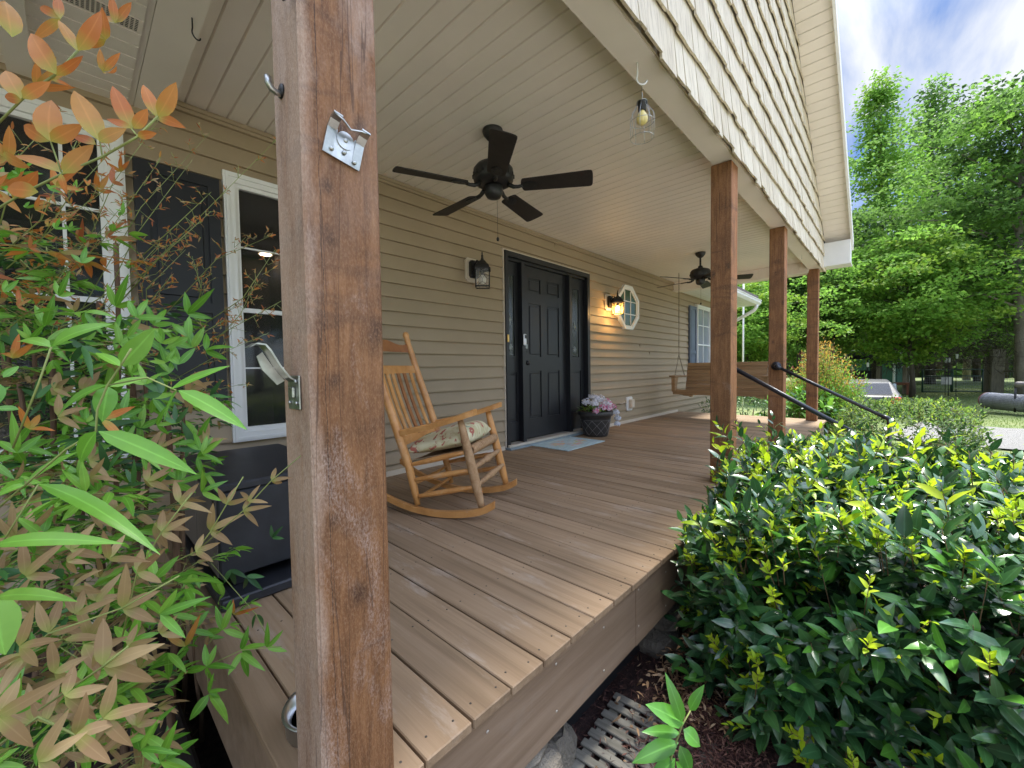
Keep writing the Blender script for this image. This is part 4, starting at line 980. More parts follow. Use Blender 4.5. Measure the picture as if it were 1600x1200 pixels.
# ================================================================ rocking chair
def rocking_chair():
    k = .933
    O = Vector((1.822, -.830)); O2 = Vector((0, -3.15)) + (O-Vector((0, -3.15)))*k
    ang = math.atan2(-.888, .46)
    t = thing('rocking_chair', 'honey oak slat back rocking chair facing the yard', 'rocking chair', (O2.x, O2.y, .004), ang)
    hw = .27*k                                    # half width; local x forward, y to the chair's left (far side)
    def q(u, v, w): return Vector((u*k, v*k, .062+w*k))
    def turned(b, a, c, r, knobs=True, n=12, seg=10):
        a, c = Vector(a), Vector(c); pts = []; rs = []
        for i in range(seg+1):
            s_ = i/seg; pts.append(a.lerp(c, s_)); rs.append(r*(1+.0)*(.72+.42*math.sin(PI*min(1, s_*1.0))**.8 if knobs else 1))
        b.tube(pts, rs, n)
    for s in (-1, 1):
        v = .27*s
        b = MB(); out = []
        RR = 1.05*k; N_ = 22
        us = [-.56+.98*i/N_ for i in range(N_+1)]
        zc = lambda u: RR-math.sqrt(max(0, RR*RR-((u-.06)*k)**2)) + (0.018*max(0, (u-.30)/.12)**2)
        vs = []; fs = []
        for u in us:
            hh = .034+.010*max(0, (u+.05)/.45)
            for (dv, dz) in ((-.0145, 0), (.0145, 0), (.0145, hh), (-.0145, hh)): vs.append((u*k, v*k+dv, .001+zc(u)+dz))
        for i in range(N_):
            for j in range(4): fs.append((i*4+j, i*4+(j+1) % 4, i*4+4+(j+1) % 4, i*4+4+j))
        fs += [(3, 2, 1, 0), tuple(N_*4+j for j in range(4))]
        b.add(vs, fs); b.build('rocker', M['oak'], t)
        # front leg: turned, thick in the middle
        b = MB(); a, c = q(.335, v, .02), q(.200, v, .575); pts = [a.lerp(c, i/12) for i in range(13)]
        rs = [.019, .023, .026, .0275, .0285, .029, .0285, .0275, .0265, .025, .0235, .021, .018]; b.tube(pts, rs, 14); b.build('front_leg', M['oakworn'] if s < 0 else M['oak'], t)
        # back post with slight bend and a finial
        b = MB(); pts = [q(-.115, v, .0), q(-.135, v, .09), q(-.175, v, .26), q(-.235, v, .43), q(-.30, v, .62), q(-.375, v, .83), q(-.44, v, 1.03), q(-.468, v, 1.115), q(-.472, v, 1.13), q(-.476, v, 1.145), q(-.484, v, 1.17), q(-.49, v, 1.192), q(-.493, v, 1.20)]
        rs = [.016, .023, .0265, .027, .026, .0245, .022, .019, .0235, .0185, .025, .0195, .006]; b.tube(pts, rs, 14); b.build('back_post', M['oak'], t)
        # arm
        b = MB(); a, c = q(-.255, v, .475), q(.30, v, .625); vs = []; fs = []; N_ = 12
        for i in range(N_+1):
            s_ = i/N_; p = a.lerp(c, s_); w = .018+.030*math.sin(min(1, s_*1.15)*PI*.55)**1.3; w = w if s_ < .97 else w*.8
            zz = -.012*math.sin(s_*PI)
            for (dv, dz) in ((-w, -.020), (w, -.020), (w, .009), (w*.7, .017), (-w*.7, .017), (-w, .009)): vs.append((p.x, p.y+dv, p.z+dz+zz))
        for i in range(N_):
            for j in range(6): fs.append((i*6+j, i*6+(j+1) % 6, i*6+6+(j+1) % 6, i*6+6+j))
        fs += [tuple(range(5, -1, -1)), tuple(N_*6+j for j in range(6))]; b.add(vs, fs); b.build('armrest', M['oak'], t)
        for (a_, c_) in (((.225, v, .365), (-.165, v, .265)), ((.25, v, .25), (-.14, v, .165)), ((.285, v, .145), (-.115, v, .058))):
            b = MB(); turned(b, q(*a_), q(*c_), .0150); b.build('side_stretcher', M['oak'], t)
    for (a_, c_, r) in (((.285, -.27, .268), (.285, .27, .276), .019), ((.315, -.27, .165), (.315, .27, .168), .019)):
        b = MB(); a, c = q(*a_), q(*c_); pts = [a.lerp(c, i/14) for i in range(15)]
        rs = [.011, .013, .015, .016, .018, .0155, .022, .0245, .022, .0155, .018, .016, .015, .013, .011]; b.tube(pts, rs, 12); b.build('front_spindle', M['oakworn'], t)
    for (a_, c_) in (((-.15, -.27, .13), (-.15, .27, .13)), ((-.12, -.27, .04), (-.12, .27, .04))):
        b = MB(); turned(b, q(*a_), q(*c_), .011); b.build('back_stretcher', M['oak'], t)
    # crest, rails and back slats
    def curved(name, za, zb, ua, ub, shape=None, th=.009, m='oak'):
        b = MB(); N_ = 16; vs = []; fs = []
        for i in range(N_+1):
            s_ = i/N_; v = -.262+.524*s_; bow = -.028*math.sin(PI*s_); top = zb + (shape(s_) if shape else 0)
            ut = ub + (ub-ua)/(zb-za)*(top-zb)
            for (u, z) in ((ua+bow-th, za), (ua+bow+th, za), (ut+bow+th, top), (ut+bow-th, top)): p = q(u, v, z); vs.append(tuple(p))
        for i in range(N_):
            for j in range(4): fs.append((i*4+j, i*4+(j+1) % 4, i*4+4+(j+1) % 4, i*4+4+j))
        fs += [(3, 2, 1, 0), tuple(N_*4+j for j in range(4))]; b.add(vs, fs); b.build(name, M[m], t)
    curved('crest_rail', 1.035, 1.085, -.455, -.47, lambda s_: .038*(math.sin(PI*s_)**1.5) - .012*math.sin(2*PI*s_)**2 + .02*(abs(2*s_-1)**6), m='oakdark')
    curved('back_rail', .872, .93, -.40, -.42)
    curved('back_rail', .385, .44, -.225, -.245)
    for k_ in range(6):
        v = -.195+.078*k_; bow = -.026*math.sin(PI*(v+.262)/.524)
        b = MB(); a = q(-.238+bow, v, .43); c = q(-.402+bow, v, .88); mid = q(-.335+bow, v, .64); vs = []; fs = []; N_ = 8
        for i in range(N_+1):
            s_ = i/N_; p = a*(1-s_)**2+mid*2*s_*(1-s_)+c*s_*s_
            for (dv, du) in ((-.0165, -.005), (.0165, -.005), (.0165, .005), (-.0165, .005)): vs.append((p.x+du, p.y+dv, p.z))
        for i in range(N_):
            for j in range(4): fs.append((i*4+j, i*4+(j+1) % 4, i*4+4+(j+1) % 4, i*4+4+j))
        fs += [(3, 2, 1, 0), tuple(N_*4+j for j in range(4))]; b.add(vs, fs); b.build('back_slat', M['oakdark'] if k_ in (3, 4) else M['oak'], t)
    # woven seat: front roll with wraps and a thin panel
    b = MB(); vs = []; fs = []; NU, NV = 10, 16
    for i in range(NU+1):
        for j in range(NV+1):
            u = -.19+.45*i/NU; v = -.262+.524*j/NV; w = .288+.098*i/NU - .012*math.sin(PI*j/NV); vs.append(tuple(q(u, v, w)))
    for i in range(NU):
        for j in range(NV): a0 = i*(NV+1)+j; fs.append((a0, a0+1, a0+NV+2, a0+NV+1))
    b.add(vs, fs, True)
    seat = b.build('seat', M['oakworn'], t)
    b = MB()
    for j in range(17):
        v = -.225+.45*j/16; c = q(.258, v, .375)
        ring_ = [(c.x+.019*math.cos(a)*1.1, c.y, c.z+.024*math.sin(a)) for a in [2*PI*i/10 for i in range(10)]]
        b.tube(ring_, .0125, 6, closed=True, flat=.55)
    b.build('seat_weave', M['oakworn'], seat)
    # cushion
    cu = MB(); vs = []; fs = []; NU, NV = 18, 22
    def sq(a): return math.copysign(abs(a)**.35, a)
    for sgn in (1, -1):
        for i in range(NU+1):
            for j in range(NV+1):
                a = -1+2*i/NU; c = -1+2*j/NV; A_ = sq(math.sin(a*PI/2)) ; C_ = sq(math.sin(c*PI/2))
                edge = (max(0, 1-abs(A_)**5)*max(0, 1-abs(C_)**5))**.42
                u = .02+.215*A_; v = .238*C_
                zt = .086*edge*(1+.10*math.sin(a*4+c*3)+.12*math.cos(c*5)) - (.012 if abs(A_) < .15 and abs(C_) < .15 else 0)*sgn
                w = .345+.0975/.45*u + sgn*zt*(1 if sgn > 0 else .5)+.044
                vs.append(tuple(q(u, v, w)))
    M_ = (NU+1)*(NV+1)
    for s_ in (0, 1):
        for i in range(NU):
            for j in range(NV):
                a0 = s_*M_+i*(NV+1)+j; f = (a0, a0+1, a0+NV+2, a0+NV+1); fs.append(f if s_ else f[::-1])
    cu.add(vs, fs, True); c = cu.build('seat_cushion', M['cushion'])
    c.location = t.location; c.rotation_euler = t.rotation_euler; tag(c, 'cream floral seat cushion on the rocking chair', 'cushion')
    return t
rocking_chair()

# ================================================================ porch swing
def swing():
    t = thing('porch_swing', 'slatted wooden porch swing hung on chains at the far end', 'porch swing', (7.15, -1.09, .0), 0)
    y0, y1 = -.70, .69
    b = MB()
    for k in range(6): b.box((-.16+k*.082, y0, .475-k*.009), (-.16+k*.082+.07, y1, .495-k*.009), bev=.004)
    b.build('seat', M['swing'], t)
    b = MB(); b.box((-.195, y0, .425), (-.162, y1, .505), bev=.004); b.build('front_rail', M['swing'], t)
    for yy in (y0+.14, 0, y1-.16):
        b = MB(); b.prism([(-.19, .44), (-.05, .40), (.30, .36), (.33, .42), (-.15, .472)], yy, yy+.035, 'xz'); b.build('seat_support', M['swing'], t)
    b = MB(); Rt = Matrix.Translation((.30, 0, .44)) @ Matrix.Rotation(rad(14), 4, 'Y')
    for k in range(8): b.box((-.01, y0+.10, .02+k*.064), (.008, y1-.03, .02+k*.064+.061), bev=.003, xf=Rt)
    b.build('backrest', M['swing'], t)
    for yy in (y0+.1, 0, y1-.13):
        b = MB(); b.box((.009, yy, -.08), (.04, yy+.03, .53), xf=Rt); b.build('back_support', M['swing'], t)
    for yy, s in ((y0-.02, -1), (y1-.05, 1)):
        b = MB(); b.box((-.25, yy-.01, .715), (.03, yy+.09, .745), bev=.004); b.box((.02, yy+.01, .715), (.36, yy+.06, .735), bev=.004); b.build('armrest', M['swing'], t)
        b = MB(); b.prism([(-.215, .47), (-.10, .47), (-.12, .56), (-.07, .714), (-.23, .714)], yy+.005, yy+.06, 'xz'); b.build('arm_support', M['swing'], t)
        # chains
        b = MB()
        def chain(a, c):
            a, c = Vector(a), Vector(c); L = (c-a).length; n = int(L/.036)
            for i in range(n):
                p = a.lerp(c, (i+.5)/n); d = (c-a).normalized(); e = Vector((0, 1, 0)) if i % 2 else Vector((1, 0, 0)); e = (e-d*e.dot(d)).normalized()
                b.tube([p+d*.022*math.cos(x)+e*.008*math.sin(x) for x in [2*PI*j/8 for j in range(8)]], .0028, 4, closed=True)
        yc = yy+.035
        chain((-.14, yc, .73), (.04, yc, 1.1)); chain((.30, yc, .73), (.04, yc, 1.1)); chain((.04, yc, 1.1), (.04, yc, 2.505)); b.build('chain', M['chain'], t)
swing()

# ================================================================ handrails
def rail(p0, p1, nx, label):
    t = thing('handrail', label, 'handrail', (p1.x, p1.y, GZ)); o = Vector((p1.x, p1.y, GZ))
    b = MB(); b.tube([p0+Vector((-.012*nx, 0, 0)), p0+Vector((-.05*nx, -.01, 0)), p0+Vector((-.06*nx, -.05, -.03))], .021, 14); b.build('elbow', M['pipe'], t, None).location = -o
    b = MB(); b.tube([p0+Vector((-.058*nx, -.03, -.012)), p1+Vector((0, .03, .016))], .0165, 14); b.build('rail', M['pipe'], t).location = -o
    b = MB(); d = Vector((nx, 0, 0)); b.tube([p0, p0-d*.008, p0-d*.0085, p0-d*.022], [.048, .048, .026, .024], 20); b.build('flange', M['pipe'], t).location = -o
    b = MB(); b.tube([p1+Vector((0, .05, .025)), p1+Vector((0, .015, .012)), p1, p1+Vector((0, -.006, -.02)), p1+Vector((0, -.006, -.05))], .0225, 14); b.build('elbow', M['pipe'], t).location = -o
    b = MB(); b.tube([p1+Vector((0, -.006, -.03)), Vector((p1.x, p1.y-.006, GZ))], .0165, 14); b.build('post', M['pipe'], t).location = -o
    return t
f0 = PL(1213, 572, 0, 5.29); e0 = PL(1389, 655, 0, 5.33)
f0 = Vector((5.288, max(-2.24, min(-2.15, f0.y)), f0.z)); rail(f0, e0, 1, 'far black pipe handrail fixed to the second step post')
f1 = Vector((3.48, -2.20, f0.z+.005)); e1 = PL(1392, 707, 0, 3.56); rail(f1, e1, -1, 'near black pipe handrail fixed behind the first step post')

# ================================================================ metal brackets on the near post
def bracket_front(c, rot):
    t = thing('metal_bracket', 'galvanised snap bracket screwed to the front of the near post', 'bracket', c)
    R = Matrix.Rotation(rot, 4, 'Y')
    b = MB(); w, h = .037, .036
    b.prism([(-w, -h), (w, -h), (w, h*.55), (.018, h*.55), (.016, .012), (0, .02), (-.016, .012), (-.018, h*.55), (-w, h*.55)], -.004, -.0015, 'xz', R)
    b.build('plate', M['steel'], t)
    b = MB()
    for sx_ in (-1, 1):
        prof = [(-.004, -h), (-.004, h*.5), (-.012, h*.9), (-.026, h*1.02), (-.028, h*.9), (-.015, h*.75), (-.0065, h*.4)]
        b.prism([(p[0], p[1]) for p in prof], sx_*.0195, sx_*w, 'yz', R)
    b.tube([(-.034, -.024, h*.95), (-.018, -.027, h*.80), (0, -.022, h*.62), (.018, -.027, h*.80), (.034, -.024, h*.95)], .0045, 6, xf=R, flat=.4); b.build('spring_clip', M['steel'], t)
    b = MB(); b.prism([(.017*math.cos(a), .006+.017*math.sin(a)) for a in [2*PI*i/16 for i in range(16)]], -.0062, -.0042, 'xz', R); b.build('washer', M['steel'], t)
    for (sx_, sz_) in ((0, .006), (-.022, -.024), (.024, -.026), (.002, -.018)):
        b = MB(); b.sphere((sx_, -.0065, sz_), .0045, 10, (1, .6, 1), R); b.build('screw', M['steel'], t)
q = PL(537, 226, 1, -2.352); bracket_front((q.x, q.y, q.z), rad(12))
t = thing('metal_bracket', 'folded steel latch bracket sticking out of the near post side', 'bracket', PL(462, 612, 0, .301))
b = MB(); b.box((-.004, -.030, -.035), (0, .030, .032), bev=.0015); b.box((-.010, -.012, -.012), (-.0045, .014, .010), bev=.002); b.build('plate', M['steel'], t)
b = MB(); vs = []; pr_ = [(-.002, .022), (-.014, .030), (-.030, .052), (-.046, .082), (-.054, .092), (-.068, .094), (-.078, .088)]
for (x, z) in pr_: vs += [(x, -.018, z), (x, .020, z), (x-.0022, .020, z-.0025), (x-.0022, -.018, z-.0025)]
fs = []
for i in range(len(pr_)-1):
    for j in range(4): fs.append((4*i+j, 4*i+(j+1) % 4, 4*i+4+(j+1) % 4, 4*i+4+j))
fs += [(3, 2, 1, 0), tuple(4*(len(pr_)-1)+j for j in range(4))]
b.add(vs, fs); b.prism([(-.012, .022), (-.034, .052), (-.050, .078), (-.060, .070), (-.052, .045), (-.026, .014)], .022, .0255, 'xz'); b.build('lever', M['steel'], t)
for (sy_, sz_) in ((-.018, -.022), (.018, -.022), (-.018, .02)):
    b = MB(); b.sphere((-.006, sy_, sz_), .0042, 10, (.6, 1, 1)); b.build('screw', M['steel'], t)
q = PL(440, 143, 0, .301); t = thing('metal_hook', 'bent steel hook on the upper side of the near post', 'hook', q)
b = MB(); b.tube([(0, 0, -.006), (-.010, 0, -.006), (-.018, 0, -.003), (-.023, 0, .006), (-.023, 0, .016)], [.0075, .008, .009, .0095, .0095], 10, flat=.7); b.build('hook', M['steel'], t)
b = MB(); b.lathe([(0, 0), (.014, 0), (.013, .003), (0, .004)], n=16, xf=Matrix.Rotation(rad(-90), 4, 'Y')); b.build('washer', M['black'], t)
q = PL(452, 4, 0, .301); t = thing('screw_hook', 'short black screw hook at the top of the near post', 'hook', (q.x, q.y-.02, q.z+.005))
b = MB(); b.tube([(0, 0, 0), (-.016, 0, 0), (-.022, 0, -.012), (-.014, 0, -.02)], .006, 8); b.build('hook', M['black'], t)

# ================================================================ black storage box and tray, bowl
t = thing('storage_box', 'black metal box with brown grey side standing at the deck corner', 'storage box', (.74, -.76, 0))
def lb(b, a, c, bev=.006): b.box((a[0]-.74, a[1]+.76, a[2]), (c[0]-.74, c[1]+.76, c[2]), bev=bev)
b = MB(); lb(b, (.372, -1.20, .07), (.86, -.34, .42)); b.build('body', M['boxblack'], t)
b = MB(); lb(b, (.366, -1.206, .422), (.866, -.334, .455)); b.build('lid', M['boxblack'], t)
b = MB(); lb(b, (.3665, -1.185, .08), (.3715, -.80, .415), .001); lb(b, (.3665, -.79, .08), (.3715, -.35, .415), .001); b.build('side_panel', M['boxgrey'], t)
b = MB(); lb(b, (.3645, -1.175, .355), (.366, -1.135, .385), 0); lb(b, (.3645, -1.175, .26), (.366, -1.135, .295), 0); b.build('handle_slot', M['dark'], t)
b = MB(); lb(b, (.345, -1.33, .003), (.88, -1.295, .042)); lb(b, (.345, -1.295, .003), (.385, -.30, .042)); lb(b, (.84, -1.295, .003), (.88, -.30, .042)); lb(b, (.385, -1.294, .003), (.84, -.31, .012)); 
for a in (.42, .78):
    for c in (-1.15, -.42): lb(b, (a, c, .012), (a+.05, c+.05, .0695))
b.build('base_tray', M['boxblack'], t)
q = PL(463, 1132, 2, .03); t = thing('metal_bowl', 'stainless pet bowl on the deck behind the near post', 'bowl', (q.x+.065, q.y+.0, .002))
b = MB(); b.lathe([(0, .004), (.062, .004), (.072, .02), (.082, .046), (.092, .05), (.094, .046), (.088, .042), (.086, .0), (.0, .0)], n=40); b.build('basin', M['steelbowl'], t)
b = MB(); b.lathe([(0, .022), (.073, .022)], n=30); b.build('water', M['glassr'], t)
# timber edging beside the deck
q0, q1 = PL(290, 1095, 2, -.33), PL(345, 1200, 2, -.33)
t = MB(); t.box((.10, -2.9, GZ), (.235, -.5, -.36), bev=.012); o = t.build('landscape_timber', M['timber'], None, base=(.17, -1.7, GZ)); tag(o, 'dark weathered timber edging lying beside the deck end', 'timber')
# fallen lattice / vent grille on the mulch
c0, c1, c2 = PL(905, 1070, 2, -.56), PL(990, 1090, 2, -.56), PL(870, 1200, 2, -.56)
t = thing('lattice_panel', 'grey wooden lattice panel lying on mulch beside the deck', 'lattice', (1.27, -2.49, -.567), rad(4)); t.scale = (.8, .95, 1)
b = MB()
for k in range(13): b.box((-.46+k*.072, -.22, .0), (-.46+k*.072+.043, .22, .011), bev=.003)
b.build('slats', M['lattice'], t)
b = MB()
for k in range(6): b.box((-.48, -.21+k*.075, -.0115), (.46, -.21+k*.075+.04, -.0005))
b.build('cross_slats', M['lattice'], t)
# ================================================================ plants
prs = np.random.RandomState(12)
def unit(v): return v/(np.linalg.norm(v, axis=-1, keepdims=True)+1e-9)
class Leaves:
    def __init__(s): s.P = []; s.D = []; s.N = []; s.L = []; s.W = []; s.M = []
    def add(s, p, d, n, l, w, m): s.P.append(tuple(p)); s.D.append(tuple(d)); s.N.append(tuple(n)); s.L.append(l); s.W.append(w); s.M.append(m)
    def build(s, name, mats, parent, base, seg=5, curl=.3, fold=.10, prof=.85):
        D = np.array(s.D); Nn = np.array(s.N); Nn = Nn - unit(D)*(np.sum(Nn*unit(D), axis=1, keepdims=True)); Nn = unit(Nn+prs.normal(size=Nn.shape)*.02)
        return leaf_mesh(name, s.P, D, Nn, s.L, s.W, mats, s.M, parent, seg, curl, fold, prof, base)
def place(o_list, base):
    pass
# ---- laurel hedge in front of the deck
def hedge(name, label, cat, c, R, nstem, leafL, mats, top_mats, seed, sprigs=0, expo=.38, seg=4, wr=.24, inner=.35, basez=GZ, group=None, newp=.3, low=-.55, nper=8, lobes=(), rosettes=0):
    r = np.random.RandomState(seed); c = np.array(c); R = np.array(R); c0_, R0_ = c, R; extra = [(np.array(a_), np.array(b_), k_) for a_, b_, k_ in lobes]
    t = thing(name, label, cat, (c[0], c[1], basez), 0, group)
    LV = Leaves(); tw = MB()
    base = np.array([c[0], c[1], basez]); fp = np.array([R[1]*R[2]*1.2, R[0]*R[2]*1.2, R[0]*R[1]*.75]); fp /= fp.sum()
    for i in range(nstem):
        c, R = c0_, R0_
        for a_, b_, k_ in extra:
            if r.uniform() < k_: c, R = a_, b_
        v = r.uniform(-1, 1, 3); ax_ = r.choice(3, p=fp); v[ax_] = 1 if v[ax_] > 0 or (ax_ == 2 and r.uniform() < .9) else -1
        v2 = v/np.sum(np.abs(v)**3.6)**(1/3.6)
        v = v2**3; v /= np.linalg.norm(v)
        lump = 1+.05*math.sin(v[0]*7+seed)+.05*math.sin(v[1]*9+2*seed)+.03*math.sin(v[2]*11)
        depth = 1-inner*r.uniform(0, 1)**2.2
        p = c+v2*R*lump*depth
        nrm = unit(v/R); 
        if p[2] < basez+.04: continue
        d = unit(nrm*.8+np.array([0, 0, .75])*(.6+.6*r.uniform())+r.normal(size=3)*.35)
        L_ = leafL*r.uniform(1.6, 2.6); new = (r.uniform() < newp*(1.4 if nrm[2] > .3 else .9)) and depth > .87
        n = int(r.randint(nper-2, nper+3)); ph = r.uniform(0, 6.28)
        side = unit(np.cross(d, [0.3, .2, 1.])); sid2 = np.cross(d, side)
        p0 = p-d*L_*.6
        if depth > .9 and i % 3 == 0: tw.tube([p0-d*L_*.8-base, p0+d*L_-base], [.0022, .0012], 4)
        for k in range(n):
            s_ = (k+.6)/n; a = ph+k*2.4
            out = side*math.cos(a)+sid2*math.sin(a)
            dd = unit(out*(1.0-.55*s_*(1 if not new else 1.2))+d*(.35+.75*s_)+r.normal(size=3)*.12)
            nn = unit(d*1.0-out*.25+np.array([0, 0, .5])+r.normal(size=3)*.25)
            if new and k > n*.45: mi = len(mats)+r.randint(0, len(top_mats)); l = leafL*r.uniform(.28, .50)
            else: mi = r.randint(0, len(mats)) if r.uniform() < .5 else 0; l = leafL*r.uniform(.6, 1.3)
            q = p0+d*L_*s_
            LV.add(q, dd, nn, l, l*wr*r.uniform(.85, 1.15), mi)
    for i in range(sprigs):
        c, R = c0_, R0_
        for a_, b_, k_ in extra:
            if r.uniform() < k_*1.8: c, R = a_, b_
        a = r.uniform(0, 6.28); rr = r.uniform(0, .95)**.5
        p = c+np.array([math.cos(a)*rr*R[0]*.95, math.sin(a)*rr*R[1]*.95, R[2]*.80])
        lean = np.array([math.cos(a), math.sin(a), 0])*rr*.8
        d = unit(np.array([0, 0, 1])+lean+r.normal(size=3)*.25); L_ = leafL*r.uniform(2.6, 4.2)
        tw.tube([p-base, p+d*L_*.5-base, p+d*L_+np.array([0, 0, -.01])-base], [.0026, .002, .0009], 5)
        side = unit(np.cross(d, [1, .3, 0.])); sid2 = np.cross(d, side); n = int(L_/leafL*3.4); ph = r.uniform(0, 6.28)
        for k in range(n):
            s_ = (k+.7)/n; an = ph+k*2.5; out = side*math.cos(an)+sid2*math.sin(an)
            dd = unit(out*(.9-.4*s_)+d*(.45+.5*s_)); nn = unit(d-out*.2+np.array([0, 0, .4])+r.normal(size=3)*.2)
            l = leafL*r.uniform(.75, 1.1)*(1 if s_ < .8 else .6)
            LV.add(p+d*L_*s_, dd, nn, l, l*wr, 1 if r.uniform() < .6 else len(mats))
    for i in range(rosettes):
        c, R = c0_, R0_
        for a_, b_, k_ in extra:
            if r.uniform() < k_*1.3: c, R = a_, b_
        v = r.uniform(-1, 1, 3); ax_ = r.choice(3, p=fp); v[ax_] = 1 if (ax_ == 2 or v[ax_] > 0) else -1
        if v[2] < -.75: continue
        v2 = v/np.sum(np.abs(v)**3.6)**(1/3.6); nrm = unit(v2**3/R)
        p = c+v2*R*r.uniform(.97, 1.03); d = unit(nrm*.55+np.array([0, 0, 1.])+r.normal(size=3)*.18); L_ = leafL*r.uniform(.5, 1.15)
        tw.tube([p-d*L_*.8-base, p+d*L_-base], [.0022, .0011], 4)
        side = unit(np.cross(d, [1, .3, 0.])); sid2 = np.cross(d, side); n = int(r.randint(6, 12)); ph = r.uniform(0, 6.28)
        for k in range(n):
            s_ = (k+.5)/n; an = ph+k*2.4; out = side*math.cos(an)+sid2*math.sin(an)
            dd = unit(out*(.85-.55*s_)+d*(.5+.6*s_)); nn = unit(d-out*.3+r.normal(size=3)*.2); l = leafL*r.uniform(.38, .60)*(1-.35*s_)
            LV.add(p+d*L_*s_, dd, nn, l, l*.27, len(mats))
    c, R = c0_, R0_
    for i in range(16):
        a = r.uniform(0, 6.28); q = np.array([math.cos(a)*R[0]*.18, math.sin(a)*R[1]*.18, .0]); e = np.array([math.cos(a+.3)*R[0]*.62, math.sin(a+.3)*R[1]*.62, (c[2]-basez)+R[2]*.35])
        m1 = q*.4+e*.6; m1[2] *= .7; tw.tube([q, m1, e], [.014, .009, .004], 6)
    tw.build('stems', M['stem'], t)
    LV.build('foliage', [M[x] for x in mats+top_mats], t, (0, 0, 0), seg=seg).location = (-base[0], -base[1], -base[2])
    return t, LV
hedge('laurel_hedge', 'large glossy dark green laurel hedge with yellow green new growth in front of the deck', 'hedge', (2.58, -3.62, -.13), (1.06, 1.14, .485), 4600, .080, ['hdark', 'hdark', 'hmid'], ['hnew'], 5, sprigs=120, newp=.22, low=-.75, rosettes=620, lobes=(((2.66, -2.82, -.10), (.58, .40, .52), .15), ((2.12, -2.72, -.22), (.34, .30, .42), .07)))
hedge('euonymus_hedge', 'lighter yellow green small leaved hedge beyond the black handrails', 'hedge', (6.75, -3.24, -.12), (1.30, .60, .55), 2300, .046, ['darkl', 'oakl', 'yellowl'], ['yellowl', 'hnew'], 8, sprigs=20, newp=.5, seg=3, nper=7, rosettes=260)
hedge('hydrangea', 'broad leaved green shrub growing behind the corner post of the deck', 'shrub', (8.95, -1.95, -.10), (.45, .5, .5), 120, .12, ['ngreen', 'ndk'], ['ngreen'], 9, newp=.1, seg=3, wr=.33, nper=6)
hedge('mixed_shrub', 'small leafy shrub seen under the porch swing', 'shrub', (9.1, -.95, -.16), (.5, .75, .47), 420, .06, ['ndk', 'oakl'], ['yellowl'], 10, newp=.4, seg=2, nper=6)
# laurel sprig in the foreground
t = thing('laurel_sprig', 'young laurel shoot with glossy leaves rising below the large hedge', 'plant', PT(1040, 1290, .95))
bs = np.array(t.location); LV = Leaves(); tw = MB()
pth = [PT(1035, 1240, .93), PT(1050, 1180, .92), PT(1065, 1135, .92), PT(1082, 1105, .93)]
tw.tube([tuple(np.array(p)-bs) for p in [Vector(bs)]+pth], [.003, .0025, .0022, .002, .0012], 6); tw.build('stem', M['twig'], t)
for (b0, t0, w) in (((1068, 1130), (1018, 1100), 14), ((1066, 1128), (1052, 1075), 10), ((1062, 1145), (1008, 1140), 9), ((1068, 1140), (1098, 1165), 12), ((1060, 1160), (990, 1185), 13), ((1062, 1165), (1085, 1215), 11), ((1078, 1110), (1092, 1078), 8), ((1055, 1185), (1010, 1230), 12), ((1056, 1190), (1100, 1240), 12)):
    P0 = np.array(PT(b0[0], b0[1], .92)); P1 = np.array(PT(t0[0], t0[1], .90)); LV.add(P0, P1-P0, np.array(CAM)-P0+np.array([0, 0, .6]), np.linalg.norm(P1-P0), w*1.25*.92/640, prs.randint(0, 2))
LV.build('foliage', [M['hmid'], M['hmid']], t, (0, 0, 0)).location = -Vector(bs)

# ---- nandinas on the left
NL = [M['ngreen'], M['ndk'], M['norange'], M['npink'], M['ntip']]
G_, DK, OR, PK, TP = 0, 1, 2, 3, 4
t = thing('nandina', 'tall nandina with orange, bronze and bright green leaves at the left edge', 'shrub', (.0, -2.0, GZ))
nb = Vector((0, -2.0, GZ)); LV = Leaves(); tw = MB()
def hero(b0, t0, w, d, mi, tilt=.5, dd=0):
    w = w*1.12; P0 = np.array(PT(b0[0], b0[1], d)); P1 = np.array(PT(t0[0], t0[1], d+dd)); v = P1-P0
    nn = unit(np.array(CAM)-P0)+np.array([0, 0, tilt])+prs.normal(size=3)*.2
    LV.add(P0, v, nn, np.linalg.norm(v), w*d/640*1.0, mi)
O_ = .56
for b0, t0, w in (((88, 116), (32, 38), 18), ((19, 58), (6, -20), 16), ((120, 79), (90, 22), 9), ((122, 79), (165, 20), 12), ((34, 154), (-6, 94), 15), ((36, 154), (72, 126), 10), ((79, 221), (66, 137), 19), ((77, 221), (14, 187), 12), ((156, 221), (112, 126), 18),
                  ((206, 202), (172, 124), 13), ((206, 201), (162, 181), 7), ((209, 201), (232, 171), 9), ((244, 182), (220, 120), 10), ((247, 182), (279, 130), 13), ((247, 183), (280, 192), 9), ((215, 213), (242, 208), 7), ((97, 270), (6, 220), 14), ((99, 271), (141, 224), 13), ((80, 221), (123, 196), 12), ((155, 221), (190, 198), 11), ((95, 272), (100, 300), 5), ((150, 226), (108, 205), 9), ((34, 156), (0, 150), 8), ((88, 118), (130, 90), 7), ((60, 300), (-5, 290), 14), ((20, 310), (60, 270), 12), ((5, 240), (40, 262), 11)):
    hero(b0, t0, w, O_*prs.uniform(.95, 1.05), OR, .0)
def stem(pts, d, r=.0016, m=None):
    tw.tube([PT(x, y, d if not isinstance(d, (list, tuple)) else d[i])-nb for i, (x, y) in enumerate(pts)], r, 5)
